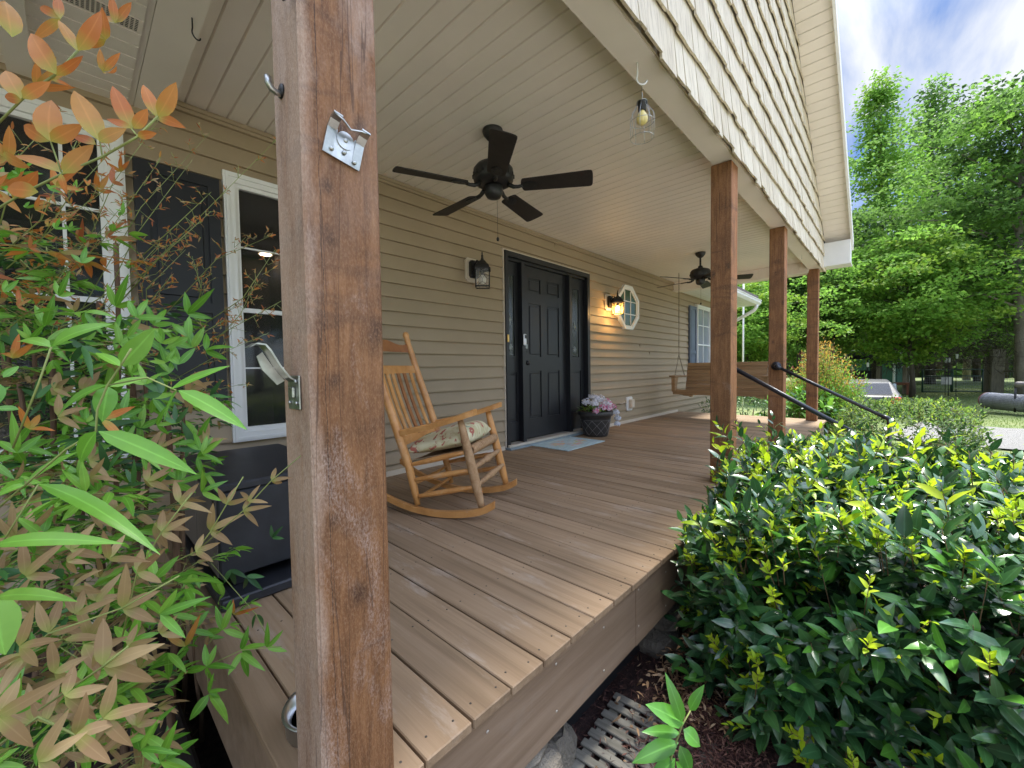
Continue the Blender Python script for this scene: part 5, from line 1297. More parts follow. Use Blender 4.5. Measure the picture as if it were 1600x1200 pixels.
stem([(-10, 330), (40, 300), (97, 272), (160, 245), (215, 214), (247, 182)], .57); stem([(-10, 200), (35, 155), (60, 135), (88, 116), (122, 79)], .57); stem([(160, 245), (156, 221)], .57, .001); stem([(97, 272), (79, 221)], .57, .001); stem([(215, 213), (206, 202)], .57, .001)
Gd = .5
for b0, t0, w in (((79, 542), (15, 510), 11), ((81, 542), (133, 490), 17), ((187, 572), (148, 543), 9), ((189, 572), (241, 515), 17), ((172, 604), (229, 586), 7), ((167, 601), (43, 638), 11), ((169, 604), (158, 651), 16), ((266, 608), (353, 566), 10), ((279, 610), (379, 651), 15), ((277, 610), (248, 662), 12),
                  ((154, 674), (296, 722), 17), ((150, 674), (106, 728), 14), ((60, 756), (231, 797), 15), ((39, 756), (103, 700), 11), ((38, 758), (-15, 770), 8), ((-12, 852), (138, 816), 14), ((-12, 935), (82, 906), 13), ((-14, 935), (8, 1022), 28), ((0, 600), (-20, 640), 12), ((30, 640), (-20, 632), 7), ((5, 590), (28, 570), 6)):
    hero(b0, t0, w, Gd*prs.uniform(.93, 1.1), G_, .9, prs.uniform(-.03, .03))
stem([(-10, 800), (40, 757), (103, 702), (150, 674), (152, 640), (168, 602), (188, 572), (205, 545)], .5, .0013); stem([(168, 602), (230, 590), (275, 610)], .5, .001); stem([(-10, 870), (60, 757)], .5, .001); stem([(80, 542), (60, 600), (20, 700)], .5, .0012)
# opposite trifoliate nodes of the bronze sprays: (x, y, leaf px, spray direction degrees, material, depth)
def node(x, y, ln, ang, mi, d, tri=True):
    for a, f in ((0, 1.0), (-52, .85), (50, .85)) if tri else ((-40, 1), (40, 1)):
        aa = rad(ang+a+prs.uniform(-12, 12)); l = ln*f*prs.uniform(.85, 1.1)
        hero((x, y), (x+l*math.cos(aa), y-l*math.sin(aa)), ln*.125, d, mi, prs.uniform(-.1, .5), prs.uniform(-.04, .04)*d)
for (x, y, ln, ang, mi, d) in ((280, 786, 46, 55, PK, .8), (354, 788, 36, 70, PK, .8), (388, 783, 34, 60, PK, .8), (424, 751, 30, 25, PK, .8), (380, 798, 34, 10, PK, .8), (328, 829, 48, 35, PK, .8), (252, 831, 48, 30, PK, .72), (306, 862, 40, 15, PK, .75), (214, 894, 55, 30, PK, .65), (191, 950, 70, 35, PK, .6), (160, 1040, 95, 30, PK, .55), (85, 1052, 60, 40, PK, .55), (101, 1087, 70, 10, PK, .5), (161, 1122, 75, 15, PK, .5), (118, 1148, 80, 20, PK, .48),
                               (76, 989, 60, 60, PK, .6), (40, 900, 60, 50, PK, .6), (110, 860, 55, 40, PK, .65), (30, 1010, 60, 10, PK, .5), (-5, 1120, 90, 20, PK, .45), (60, 1190, 80, 25, PK, .45), (150, 940, 50, 60, PK, .7), (45, 830, 50, 30, PK, .7), (180, 800, 45, 40, PK, .8), (232, 760, 40, 60, PK, .85), (140, 720, 42, 20, PK, .85), (90, 650, 45, 30, PK, .8), (160, 655, 50, 20, OR, .75), (45, 670, 40, 60, OR, .75), (20, 560, 40, 80, OR, .8), (250, 700, 36, 30, PK, .9), (120, 960, 50, 80, PK, .65), (200, 1010, 45, 20, PK, .7), (250, 990, 40, 40, PK, .75), (70, 1130, 60, 70, PK, .55)):
    node(x, y, ln, ang, mi, d)
stem([(190, 1000), (214, 895), (252, 832), (300, 770)], .68, .0012); stem([(60, 1110), (160, 1042), (200, 1010)], .55, .0015); stem([(215, 905), (306, 862), (330, 829), (354, 788), (380, 745)], .78, .0011); stem([(306, 862), (380, 798), (424, 751), (470, 712)], .8, .0011); stem([(-10, 1170), (60, 1120), (118, 1148), (160, 1122)], .5, .0015); stem([(-10, 1060), (76, 990), (191, 950), (280, 900)], .6, .0013)
for (x, y, ln, ang, mi, d) in ((323, 1041, 42, 50, G_, .95), (323, 1041, 42, -120, G_, .95), (326, 1081, 26, 20, G_, .95), (326, 1085, 62, -85, G_, .95), (377, 1015, 40, 30, G_, 1.0), (417, 1012, 34, 45, G_, 1.0), (377, 1020, 42, -80, G_, 1.0), (348, 984, 45, 30, G_, 1.0), (348, 984, 40, 160, G_, 1.0), (300, 985, 40, 20, G_, .95), (262, 1020, 46, -95, G_, .9), (227, 1150, 55, 10, G_, .75), (227, 1150, 45, -130, G_, .75), (360, 890, 32, -60, DK, 1.15), (385, 900, 32, -50, DK, 1.15), (350, 930, 34, 150, G_, 1.1), (400, 960, 30, -70, DK, 1.1), (300, 945, 30, 60, G_, 1.0), (270, 960, 40, 20, G_, .95), (425, 840, 24, 55, DK, 1.1), (250, 1190, 55, 20, G_, .7), (180, 1130, 45, 40, G_, .8), (290, 1010, 40, 100, OR, .95), (365, 960, 22, 60, OR, 1.1)):
    node(x, y, ln, ang, mi, d, prs.uniform() < .6)
stem([(330, 880), (400, 960), (425, 1010)], 1.1, .0011); stem([(250, 1060), (323, 1041), (377, 1016), (440, 1010)], .97, .0011); stem([(323, 1041), (326, 1083)], .96, .0009); stem([(227, 1150), (222, 1210)], .75, .0011)
for i in range(120):
    node(prs.uniform(-20, 330), prs.uniform(470, 770), prs.uniform(26, 50), prs.uniform(-60, 150), int(prs.choice([G_, G_, G_, DK, PK])), prs.uniform(.75, 1.15))
for i in range(60):
    x_ = prs.uniform(-20, 260); node(x_, prs.uniform(780, 1210), prs.uniform(30, 62), prs.uniform(-30, 110), int(prs.choice([PK, PK, G_])), prs.uniform(.6, .95))
for i in range(10):
    node(prs.uniform(-20, 215), prs.uniform(10, 330), prs.uniform(34, 66), prs.uniform(20, 160), OR, prs.uniform(.6, .85))
for i in range(45):
    node(prs.uniform(-20, 200), prs.uniform(240, 480), prs.uniform(14, 34), prs.uniform(0, 150), int(prs.choice([OR, PK, TP, G_])), prs.uniform(.8, 1.1))
# random compound sprays filling the plant
def spray(p, d, L_, n, ll, mi, wr=.16, tri=True, r=.0012):
    p = np.array(p, float); d = unit(np.array(d, float)); tw.tube([tuple(p-np.array(nb)), tuple(p+d*L_*.5-np.array(nb)+np.array([0, 0, .01])), tuple(p+d*L_-np.array(nb))], [r, r*.8, r*.5], 4)
    side = unit(np.cross(d, [0, 0, 1.])+1e-3)
    for k in range(n):
        s_ = (k+1)/n; q = p+d*L_*s_
        for sg in (-1, 1):
            dd = unit(d*.7+side*sg*.9+np.array([0, 0, -.1])+prs.normal(size=3)*.2)
            sub = ll*.9
            if tri and prs.uniform() < .7:
                q2 = q+dd*sub*.7; tw.tube([tuple(q-np.array(nb)), tuple(q2-np.array(nb))], r*.5, 3)
                sd2 = unit(np.cross(dd, [0, 0, 1.])+1e-3)
                for a in (0, -1, 1):
                    l = ll*prs.uniform(.7, 1.1); LV.add(q2, unit(dd+sd2*a*.9+prs.normal(size=3)*.15+np.array([0, 0, -.15])), np.array([0, 0, 1.])+prs.normal(size=3)*.45, l, l*wr, mi if prs.uniform() < .85 else prs.choice([mi, G_, PK]))
            else:
                l = ll*prs.uniform(.7, 1.2); LV.add(q, dd, np.array([0, 0, 1.])+prs.normal(size=3)*.45, l, l*wr, mi)
        if k == n-1:
            l = ll; LV.add(q, d, np.array([0, 0, 1.])+prs.normal(size=3)*.4, l, l*wr, mi)
def rnd_px(x0, x1, y0, y1, d0, d1, n, Ls, nn, ll, mats_, wr=.16, up_=.35):
    for i in range(int(n*1.35)):
        d = prs.uniform(d0, d1); p = PT(prs.uniform(x0, x1), prs.uniform(y0, y1), d)
        a = prs.uniform(0, 6.28); dr_ = np.array([math.cos(a), math.sin(a), prs.uniform(-.2, 1)*up_+.1])
        spray(p, dr_, Ls*prs.uniform(.7, 1.2), nn, ll*1.2*prs.uniform(.8, 1.2), int(prs.choice(mats_)), wr)
rnd_px(-60, 250, 500, 760, 1.0, 1.9, 105, .14, 3, .048, [G_, G_, DK, DK, PK])
rnd_px(-60, 180, 730, 1000, .8, 1.6, 85, .14, 3, .046, [PK, G_, G_, DK])
rnd_px(-60, 200, 980, 1230, .7, 1.2, 60, .13, 3, .044, [PK, PK, G_, G_, DK])
rnd_px(-80, 120, 380, 560, .8, 1.6, 50, .14, 3, .04, [G_, OR, DK, G_])
rnd_px(180, 300, 560, 760, 1.2, 1.9, 22, .12, 3, .040, [DK, G_, DK])
rnd_px(200, 330, 860, 1020, 1.0, 1.5, 18, .12, 3, .036, [G_, PK, DK])
# fine feathery reddish young growth
def wisp(x0, y0, x1, y1, d, n=7):
    a, c = np.array(PT(x0, y0, d)), np.array(PT(x1, y1, d*prs.uniform(.95, 1.08)))
    ben = prs.normal(size=3)*.02; tw.tube([tuple(a-np.array(nb)), tuple((a+c)/2+ben-np.array(nb)), tuple(c-np.array(nb))], [.0016, .0012, .0006], 4)
    ax = unit(c-a)
    for k in range(n):
        s_ = .25+.75*(k+.5)/n; q = a*(1-s_)+c*s_+ben*4*s_*(1-s_)
        for sg in (-1, 1):
            br = unit(ax*.6+prs.normal(size=3)*.75); bl_ = .045*prs.uniform(.6, 1.3)*(1.2-.6*s_)
            e = q+br*bl_; tw.tube([tuple(q-np.array(nb)), tuple(e-np.array(nb))], .0007, 3)
            for m_ in range(prs.randint(3, 6)):
                dd = unit(br+prs.normal(size=3)*.9); l = prs.uniform(.008, .020); LV.add(q+br*bl_*prs.uniform(.4, 1), dd, prs.normal(size=3)+np.array([0, -.5, .5]), l, l*.15, int(prs.choice([TP, TP, OR, PK])))
for (x0, y0, x1, y1, d) in ((130, 480, 330, 205, 1.15), (150, 500, 300, 250, 1.2), (170, 480, 440, 210, 1.25), (190, 470, 330, 330, 1.1), (200, 420, 330, 300, 1.15), (250, 500, 420, 370, 1.25), (300, 520, 430, 390, 1.3), (280, 560, 440, 470, 1.3), (230, 520, 290, 390, 1.25), (330, 540, 400, 440, 1.3), (60, 470, 250, 250, 1.0), (20, 500, 210, 300, 1.05), (-10, 450, 190, 360, 1.0), (100, 500, 250, 380, 1.1), (150, 520, 260, 440, 1.1), (-20, 540, 130, 380, .9), (10, 420, 160, 300, .95), (0, 400, 120, 220, .9), (40, 560, 200, 470, 1.0), (220, 560, 350, 500, 1.2), (260, 600, 420, 520, 1.3), (120, 420, 260, 170, 1.1), (60, 380, 180, 230, 1.0), (230, 640, 380, 600, 1.2), (0, 350, 90, 180, .9), (310, 470, 300, 400, 1.25)):
    wisp(x0, y0, x1, y1, d, 8)
tw.build('twigs', M['twig'], t)
LV.build('foliage', NL, t, (0, 0, 0), seg=6, curl=.28).location = -nb
cr_ = random.Random(8)
for i, (px_, d, top, r_) in enumerate(((12, 1.5, 420, .017), (88, 1.35, 540, .013), (147, 1.55, 470, .016), (166, 1.2, 380, .010), (190, 1.45, 520, .018), (246, 1.4, 480, .015), (262, 1.7, 560, .012), (60, 1.7, 500, .013), (285, 1.6, 600, .010), (120, 1.8, 560, .012), (215, 1.75, 540, .012), (35, 1.25, 600, .011))):
    tp = PT(px_, top, d); y_ = tp.y; b = MB(); pts = []; rs = []
    for k in range(12):
        s_ = k/11; z = GZ+(tp.z-GZ)*s_; pts.append(Vector((tp.x+.02*math.sin(s_*5+i)+(1-s_)*cr_.uniform(-.01, .01), y_+.015*math.cos(s_*6+i), z))-nb); rs.append(r_*.78*(1.15-.45*s_)*cr_.uniform(.8, 1.25))
    b.tube(pts, rs, 9); b.build('cane', M['cane'], t)
# ---- feathery orange nandina beyond the deck end
def feathery(name, label, c, R, n, mats, seed):
    r = np.random.RandomState(seed); t = thing(name, label, 'shrub', c)
    P, D, Nn, L_, Wd, Mi = [], [], [], [], [], []; tw = MB()
    for i in range(n):
        a = r.uniform(0, 6.28); e = r.uniform(0, 1)**.6
        tip = np.array([math.cos(a)*R[0]*e, math.sin(a)*R[1]*e, R[2]*(1-.45*e*e)*r.uniform(.5, 1.08)])
        st = tip*np.array([.55, .55, .55]); tw.tube([(tip[0]*.1, tip[1]*.1, 0), tuple(st), tuple(tip)], [.006, .004, .0015], 4)
        ax = unit(tip-st); m = 26
        for k in range(m):
            q = st+(tip-st)*r.uniform(.1, 1.0)+r.normal(size=3)*.035
            P.append(q); D.append(unit(ax*.7+r.normal(size=3)*.6)); Nn.append(r.normal(size=3)+[0, 0, .5]); l = r.uniform(.04, .075); L_.append(l); Wd.append(l*.14)
            h = q[2]/R[2]; Mi.append(0 if r.uniform() < (h-.45)*1.6 else (1 if r.uniform() < .6 else 2))
    tw.build('stems', M['cane'], t); leaf_mesh('foliage', P, D, Nn, L_, Wd, mats, Mi, t, seg=1); return t
feathery('orange_nandina', 'feathery orange and yellow green nandina behind the corner post', (9.75, -2.18, GZ), (.85, .66, 1.86), 560, [M['norange'], M['yellowl'], M['ngreen']], 4)
feathery('red_nandina', 'deep red tipped shrub between the second and corner posts', (11.3, -1.75, GZ), (.8, .8, 1.75), 170, [plain('red_leaf', (.30, .05, .05), .6, var=.3), M['norange'], M['ngreen']], 5)
# ---- mulch chips and dead leaves
n = 11000; P = np.stack([prs.uniform(.75, 2.9, n), prs.uniform(-3.9, -2.2, n), np.full(n, GZ+.02)+prs.uniform(0, .02, n)], 1); P[7600:, 0] = prs.normal(1.55, .22, n-7600); P[7600:, 1] = prs.normal(-2.66, .10, n-7600); P[7600:, 2] = GZ+.045+prs.uniform(0, .02, n-7600); P2 = np.stack([prs.uniform(-1.2, .3, 3500), prs.uniform(-2.6, -.1, 3500), np.full(3500, GZ+.02)+prs.uniform(0, .02, 3500)], 1)
P = np.concatenate([P, P2]); n = len(P); D = np.stack([prs.normal(size=n), prs.normal(size=n), prs.normal(size=n)*.25], 1)
o = leaf_mesh('mulch_chips', P, D, np.array([0, 0, 1.])+prs.normal(size=(n, 3))*.4, prs.uniform(.015, .05, n), prs.uniform(.0012, .0035, n), M['chip'], None, None, seg=1, curl=.1); tag(o, 'shredded dark brown mulch spread below the deck', 'mulch', kind='stuff')
n = 900; P = np.stack([prs.normal(1.92, .20, n), prs.normal(-2.50, .09, n), GZ+.03+prs.uniform(0, .05, n)], 1); D = np.stack([prs.normal(size=n), prs.normal(size=n), prs.normal(size=n)*.3], 1)
o = leaf_mesh('leaf_litter', P, D, np.array([0, 0, 1.])+prs.normal(size=(n, 3))*.6, prs.uniform(.018, .045, n), prs.uniform(.004, .010, n), M['litter'], None, None, seg=3, curl=.6); tag(o, 'dry tan dead leaves drifted under the deck edge', 'dead leaves', kind='stuff')
# ================================================================ background
brs = np.random.RandomState(31)
def tree(name, label, p, height, crown_r, trunk_r, mats, seed, crown0=.25, nlimb=26, ncl=420, nleaf=46, ls=.17, shape='round', flat=.35, bark='bark', lean=0, probs=None, group=None, skew=(0, 0)):
    r = np.random.RandomState(seed); t = thing(name, label, 'tree', p, 0, group)
    b = MB(); tp = []
    for i in range(9):
        s_ = i/8; tp.append(np.array([lean*s_*height*.12+.12*math.sin(s_*4+seed), .12*math.cos(s_*5+seed)-.12, height*.86*s_]))
    b.tube([tuple(q) for q in tp], [trunk_r*(1.25 if i == 0 else 1-.85*i/8) for i in range(9)], 10)
    def tpos(s_): x = s_*8; i = min(7, int(x)); return tp[i]*(1-(x-i))+tp[i+1]*(x-i)
    C_ = []
    for i in range(nlimb):
        s_ = crown0+(1.02-crown0)*(i+.5)/nlimb; h = (s_-crown0)/(1-crown0)
        if shape == 'cone': rr = crown_r*max(.02, 1-h)**.8*(.55+.45*min(1, h*4))
        elif shape == 'round': rr = crown_r*math.sin(PI*min(.97, .12+.82*h))**.6
        else: rr = crown_r*(1-.5*h)*(.75+.25*min(1, h*5))
        rr *= r.uniform(.45, 1.18); a = i*2.4+r.uniform(-.5, .5)
        o = tpos(min(.999, s_)); e = o+np.array([math.cos(a)*rr+skew[0]*rr, math.sin(a)*rr+skew[1]*rr, rr*r.uniform(.05, .5)*(1 if shape != 'droop' else -.25)])
        m = (o+e)/2+np.array([0, 0, rr*.12])
        b.tube([tuple(o), tuple(m), tuple(e)], [trunk_r*.28*(1-s_)+.02, trunk_r*.16*(1-s_)+.012, .006], 5)
        k = max(3, int(ncl/nlimb*(.5+rr/crown_r)))
        for j in range(k):
            u = r.uniform(.3, 1.12); q = o*(1-u)**1+e*u + np.array([r.normal()*rr*.22, r.normal()*rr*.22, r.normal()*height*.035+rr*.05])
            C_.append((q, rr))
    P, D, Nn, Mi = [], [], [], []
    for q, rr in C_:
        m = int(nleaf*r.uniform(.6, 1.3)); cr_ = r.uniform(.45, .95)*ls*4.6
        v = r.normal(size=(m, 3))*np.array([cr_, cr_, cr_*flat])*.62
        v[:, 2] -= .12*(v[:, 0]**2+v[:, 1]**2)/cr_
        P.append(q+v); D.append(v*np.array([1, 1, .3])+r.normal(size=(m, 3))*cr_*.5); nn = r.normal(size=(m, 3))*.55; nn[:, 2] += 1.0; Nn.append(nn)
        Mi.append(np.full(m, r.choice(len(mats), p=probs)))
    P = np.concatenate(P); n = len(P)
    b.build('trunk', M[bark], t)
    l = r.uniform(.7, 1.25, n)*ls*1.15
    leaf_mesh('crown', P, np.concatenate(D)+1e-3, np.concatenate(Nn), l, l*.36, [M[x] for x in mats], np.concatenate(Mi), t, seg=1, curl=.3)
    return t
def retree(src, p, s, rz, label, sz=None):
    c = copy_tree(src); c.location = p; c.rotation_euler = (0, 0, rz); c.scale = (s, s, sz or s); c['label'] = label; return c
# tall maples
A = tree('maple_tree', 'tallest slender bright green maple right of the gable', GD(1366, 34), 21.0, 4.0, .26, ['maple', 'yellowl'], 1, .12, 54, 560, 46, .17, 'cone', .45, probs=[.8, .2])
B = tree('maple_tree', 'second slender maple between the tallest maple and the big oak', GD(1448, 40), 22.5, 4.4, .24, ['maple', 'oakl'], 2, .15, 50, 470, 46, .18, 'cone', .45)
# bright layered maple in front
Cc = tree('maple_tree', 'bright layered maple with low sweeping branches above the shed', GD(1415, 25), 7.6, 3.4, .10, ['maple', 'yellowl'], 3, .25, 34, 500, 54, .13, 'round', .34, probs=[.7, .3], skew=(-.15, -.12))
# big tree at the right edge with pale trunk
Dd = tree('oak_tree', 'large spreading tree with pale trunk at the right edge', GD(1592, 27.0), 14.6, 5.0, .25, ['oakl', 'darkl', 'maple'], 4, .27, 46, 640, 50, .16, 'round', .35, 'barkpale', probs=[.62, .18, .2], lean=1.0)
Ee = tree('oak_tree', 'dark leafy tree behind the wooden gate posts', GD(1545, 45), 15.5, 4.2, .26, ['oakl', 'darkl', 'maple'], 5, .30, 40, 600, 50, .18, 'round', .4, probs=[.5, .3, .2])
grp = 'trees of the wood behind the yard'
wood_px = [(1165, 22, .62, 'leafy green tree seen between the first two deck posts', 0), (1248, 26, .72, 'leafy tree seen between the second and corner posts', 1), (1210, 33, .85, 'tree mostly hidden by the second step post', 0), (1300, 29, .80, 'round leafy tree just right of the corner post', 1),
           (1480, 47, 1.0, 'mid green tree behind the green gate', 0), (1415, 47, .95, 'rounded tree above the sign post', 1), (1120, 27, .8, 'tree behind the far end of the house', 1), (1560, 42, .95, 'dark tree between the gate posts', 0), (1640, 34, .9, 'dark tree beyond the pale trunk', 1), (1340, 44, .85, 'tree rising behind the shed', 0)]
for i, (px_, dist, s, lab, k) in enumerate(wood_px):
    retree((Cc, Ee)[k], GD(px_, dist), s*(1.25 if k == 0 else .85), i*1.3, lab)
for i in range(9):
    retree((Ee, Cc)[i % 2], (-16+i*6.5, -36+2.5*math.sin(i*2.1), GZ), (1.15, 1.5)[i % 2], i*.9, 'leafy tree across the front yard facing the porch')['group'] = 'trees across the front yard'
# bare shaded forest interior: trunks and a far belt of wood
b = MB(); r = random.Random(6)
for i in range(16):
    px_ = 1330+ i*22+r.uniform(-8, 8); p = GD(px_, r.uniform(46, 58)); h = r.uniform(9, 14); rr = r.uniform(.12, .26)
    t = thing('forest_tree', (('first','second','third','fourth','fifth','sixth','seventh','eighth','ninth','tenth','eleventh','twelfth','thirteenth','fourteenth','fifteenth','sixteenth')[i] + ' shaded trunk from the left in the wood behind the yard'), 'tree', p, 0, 'shaded trunks of the wood')
    b = MB(); b.tube([(0, 0, 0), (r.uniform(-.3, .3), r.uniform(-.3, .3), h*.5), (r.uniform(-.8, .8), r.uniform(-.8, .8), h)], [rr, rr*.7, rr*.35], 7)
    for j in range(3): z = r.uniform(.4, .9)*h; a = r.uniform(0, 6.28); b.tube([(0, 0, z), (math.cos(a)*1.2, math.sin(a)*1.2, z+.6), (math.cos(a)*2.2, math.sin(a)*2.2, z+.7)], [.05, .03, .01], 5)
    b.build('trunk', M['barkpale'] if i % 4 == 0 else M['bark'], t)
n = 46000; th = brs.uniform(-.62, .42, n); dist = brs.uniform(58, 82, n)
P = np.stack([CAM.x+np.cos(th)*dist, CAM.y+np.sin(th)*dist, GZ+brs.uniform(0, 1, n)**1.3*9*(.75+.25*np.sin(th*23)+.12*np.sin(th*61))], 1)
lm = leaf_mesh('far_wood', P, brs.normal(size=(n, 3)), brs.normal(size=(n, 3))+[0, 0, .6], brs.uniform(.5, .95, n), brs.uniform(.2, .4, n), [M['darkl'], M['oakl']], brs.randint(0, 2, n), None, seg=1); tag(lm, 'dense dark wood closing off the far side of the yard', 'wood', kind='stuff')
# brush of dead twigs below the trees
n = 5200; c0 = GD(1470, 30); P = np.stack([c0.x+brs.normal(size=n)*2.2, c0.y+brs.normal(size=n)*2.6, GZ+1.2+brs.uniform(0, 1.9, n)], 1)
lm = leaf_mesh('brush', P, brs.normal(size=(n, 3)), brs.normal(size=(n, 3)), brs.uniform(.25, .8, n), brs.uniform(.006, .016, n), M['bark'], None, None, seg=1); tag(lm, 'tangle of dead grey twigs under the tree edge', 'brush', kind='stuff')
# grass
n = 26000; th = brs.uniform(-.30, .12, n); dist = 8+32*brs.uniform(0, 1, n)**1.2
X_, Y_ = CAM.x+np.cos(th)*dist, CAM.y+np.sin(th)*dist
dv = np.interp(Y_, [-30, -14, -8, -5.2, -3.4, -1.2, 2, 6], [20, 15, 13, 12.3, 12.2, 12.6, 13.2, 13.6]); k = (np.abs(X_-dv) > 1.9) & ((X_ > 8.6) | (Y_ < -5.4)) & (X_ > 9.4)
X_, Y_ = X_[k], Y_[k]; n = len(X_)
P = np.stack([X_, Y_, np.array([gh(a, c) for a, c in zip(X_, Y_)])-.005], 1); D = np.stack([brs.normal(size=n)*.5, brs.normal(size=n)*.5, np.ones(n)], 1)
lm = leaf_mesh('grass', P, D, brs.normal(size=(n, 3)), brs.uniform(.035, .085, n), brs.uniform(.003, .007, n), M['grass'], None, None, seg=1); tag(lm, 'short mown grass of the yard', 'grass', kind='stuff')
# shed
p = GD(1375, 39); t = thing('shed', 'dark green metal shed with white corner trim at the wood edge', 'shed', p, rad(-18))
b = MB()
for k in range(12): b.box((-1.2+k*.2, -1.15, 0), (-1.2+k*.2+.17, -1.12, 2.1))
b.box((-1.2, -1.12, 0), (1.2, 1.15, 2.1)); b.build('wall', M['green'], t)
b = MB(); b.add([(-1.32, -1.3, 2.12), (1.32, -1.3, 2.12), (1.32, 1.3, 2.42), (-1.32, 1.3, 2.42), (-1.32, -1.3, 2.19), (1.32, -1.3, 2.19), (1.32, 1.3, 2.49), (-1.32, 1.3, 2.49)], [(3, 2, 1, 0), (4, 5, 6, 7), (0, 1, 5, 4), (1, 2, 6, 5), (2, 3, 7, 6), (3, 0, 4, 7)]); b.build('roof', M['white'], t)
for xx in (-1.2, 1.2):
    for yy in (-1.16, 1.16): b = MB(); b.box((xx-.05, yy-.05, 0), (xx+.05, yy+.05, 2.11)); b.build('corner_trim', M['white'], t)
b = MB(); b.box((-1.215, -.45, .05), (-1.201, .45, 1.95)); b.build('door', M['green'], t)
# covered grill / dark cart beside the shed
p = GD(1340, 31); t = thing('patio_umbrella', 'folded dark canopy on a frame beside the green shed', 'canopy', p, rad(10))
b = MB(); b.lathe([(.95, 1.75), (.8, 1.9), (.4, 2.1), (.03, 2.2)], n=8); b.build('canopy', M['dark'], t)
for a in (45, 135, 225, 315): b = MB(); b.tube([(.72*math.cos(rad(a)), .72*math.sin(rad(a)), 0), (.72*math.cos(rad(a)), .72*math.sin(rad(a)), 1.9)], .03, 6); b.build('leg', M['dark'], t)
b = MB(); b.box((-.55, -.55, 0), (.55, .55, 1.1), bev=.08); b.build('cover', M['dark'], t)
# parked car, mostly hidden behind the hedge
def car(p, rz):
    t = thing('parked_car', 'grey hatchback with red tail lamp parked beyond the hedges', 'car', p, rz)
    prof = [(-2.1, .35), (-2.12, .75), (-2.05, .95), (-1.9, 1.0), (-1.35, 1.42), (-.4, 1.5), (.35, 1.42), (1.0, 1.02), (1.9, .88), (2.1, .7), (2.12, .35), (1.7, .3), (-1.7, .3)]
    b = MB(); vs = []; n = len(prof)
    ws = [.78, .84, .85, .85, .66, .62, .64, .82, .8, .74, .74, .78, .78]
    for s_ in (-1, 1): vs += [(x, s_*w, z) for (x, z), w in zip(prof, ws)]
    b.add(vs, [tuple(range(n-1, -1, -1)), tuple(range(n, 2*n))]+[(i, (i+1) % n, n+(i+1) % n, n+i) for i in range(n)], False); bd_ = b.build('body', M['carpaint'], t)
    md = bd_.modifiers.new('bevel', 'BEVEL'); md.width = .06; md.segments = 3
    b = MB(); b.add([(-1.93, -.66, 1.02), (-1.93, .66, 1.02), (-1.41, .58, 1.40), (-1.41, -.58, 1.40), (-1.90, -.66, 1.04), (-1.9, .66, 1.04), (-1.38, .58, 1.42), (-1.38, -.58, 1.42)], [(0, 1, 2, 3), (4, 5, 6, 7), (0, 4, 7, 3), (1, 5, 6, 2)]); b.build('rear_window', M['glass'], t)
    for s_ in (-1, 1):
        b = MB(); b.prism([(-1.45, 1.02), (-1.0, 1.36), (.3, 1.36), (.85, 1.02)], s_*.72, s_*.80, 'xz'); b.build('side_window', M['glassr'], t)
        b = MB(); b.box((-2.15, s_*.60, .72), (-2.03, s_*.86, .95), bev=.03); b.build('tail_lamp', M['redpaint'], t)
        for xx in (-1.3, 1.3):
            b = MB(); X_ = Matrix.Translation((xx, s_*.80, .31)) @ Matrix.Rotation(rad(90), 4, 'X'); b.lathe([(.18, -.09), (.29, -.09), (.315, -.05), (.315, .05), (.29, .09), (.18, .09)], n=26, xf=X_); w = b.build('wheel', M['rubber'], t)
            b = MB(); b.lathe([(0, -.07), (.18, -.08), (.185, 0), (.18, .08), (0, .07)], n=20, xf=X_); b.build('rim', M['steel'], w)
    b = MB(); b.box((-2.17, -.7, .36), (-2.1, .7, .55), bev=.02); b.build('bumper', M['dark'], t)
    return t
cr = car(GD(1352, 19.0, GZ-.42), rad(4)); cr.scale = (.92, .92, .92)
# red brown wooden frame (swing / bench frame)
p = GD(1396, 27); t = thing('timber_bench', 'reddish wooden frame with two upright posts left of the sign post', 'bench', p, rad(-5))
b = MB(); b.box((-.3, -.62, .45), (.3, .62, .56)); b.build('seat', M['redwood'], t)
for yy in (-.55, .55):
    for xx in (-.25, .25): b = MB(); b.box((xx-.06, yy-.06, 0), (xx+.06, yy+.06, .449)); b.build('leg', M['redwood'], t)
for yy in (-.38, .58): b = MB(); b.box((.31, yy-.08, 0), (.45, yy+.08, 1.35), bev=.02); b.build('upright', M['oldwood'], t)
# sign post
p = GD(1418, 30); t = thing('sign_post', 'grey post with a short white crossboard in the middle of the lawn', 'post', p, rad(0))
b = MB(); b.box((-.08, -.08, 0), (.08, .08, 1.75), bev=.01); b.build('post', M['oldwood'], t)
b = MB(); b.box((-.10, -.22, 1.25), (-.082, .22, 1.36)); b.build('crossboard', M['white'], t)
# solar garden stakes
for px_, d, hh, lab in ((1402, 29, 1.5, 'leftmost solar stake above the wooden frame'), (1478, 27.0, 1.48, 'left one of the paired solar stakes at the gate'), (1483, 26.5, 1.5, 'right one of the paired solar stakes at the gate'), (1495, 26.5, 1.66, 'solar stake farthest right leaning at the gate'), (1356, 24, 1.35, 'solar stake in front of the dark canopy')):
    t = thing('solar_light', lab, 'garden light', GD(px_, d), 0, 'solar lights on thin stakes'); b = MB(); b.tube([(0, 0, 0), (.02, .02, hh)], .012, 6); b.build('stake', M['dark'], t)
    b = MB(); b.lathe([(0, hh-.02), (.04, hh), (.045, hh+.16), (.05, hh+.17), (0, hh+.19)], n=10); b.build('lamp_head', M['white'], t)
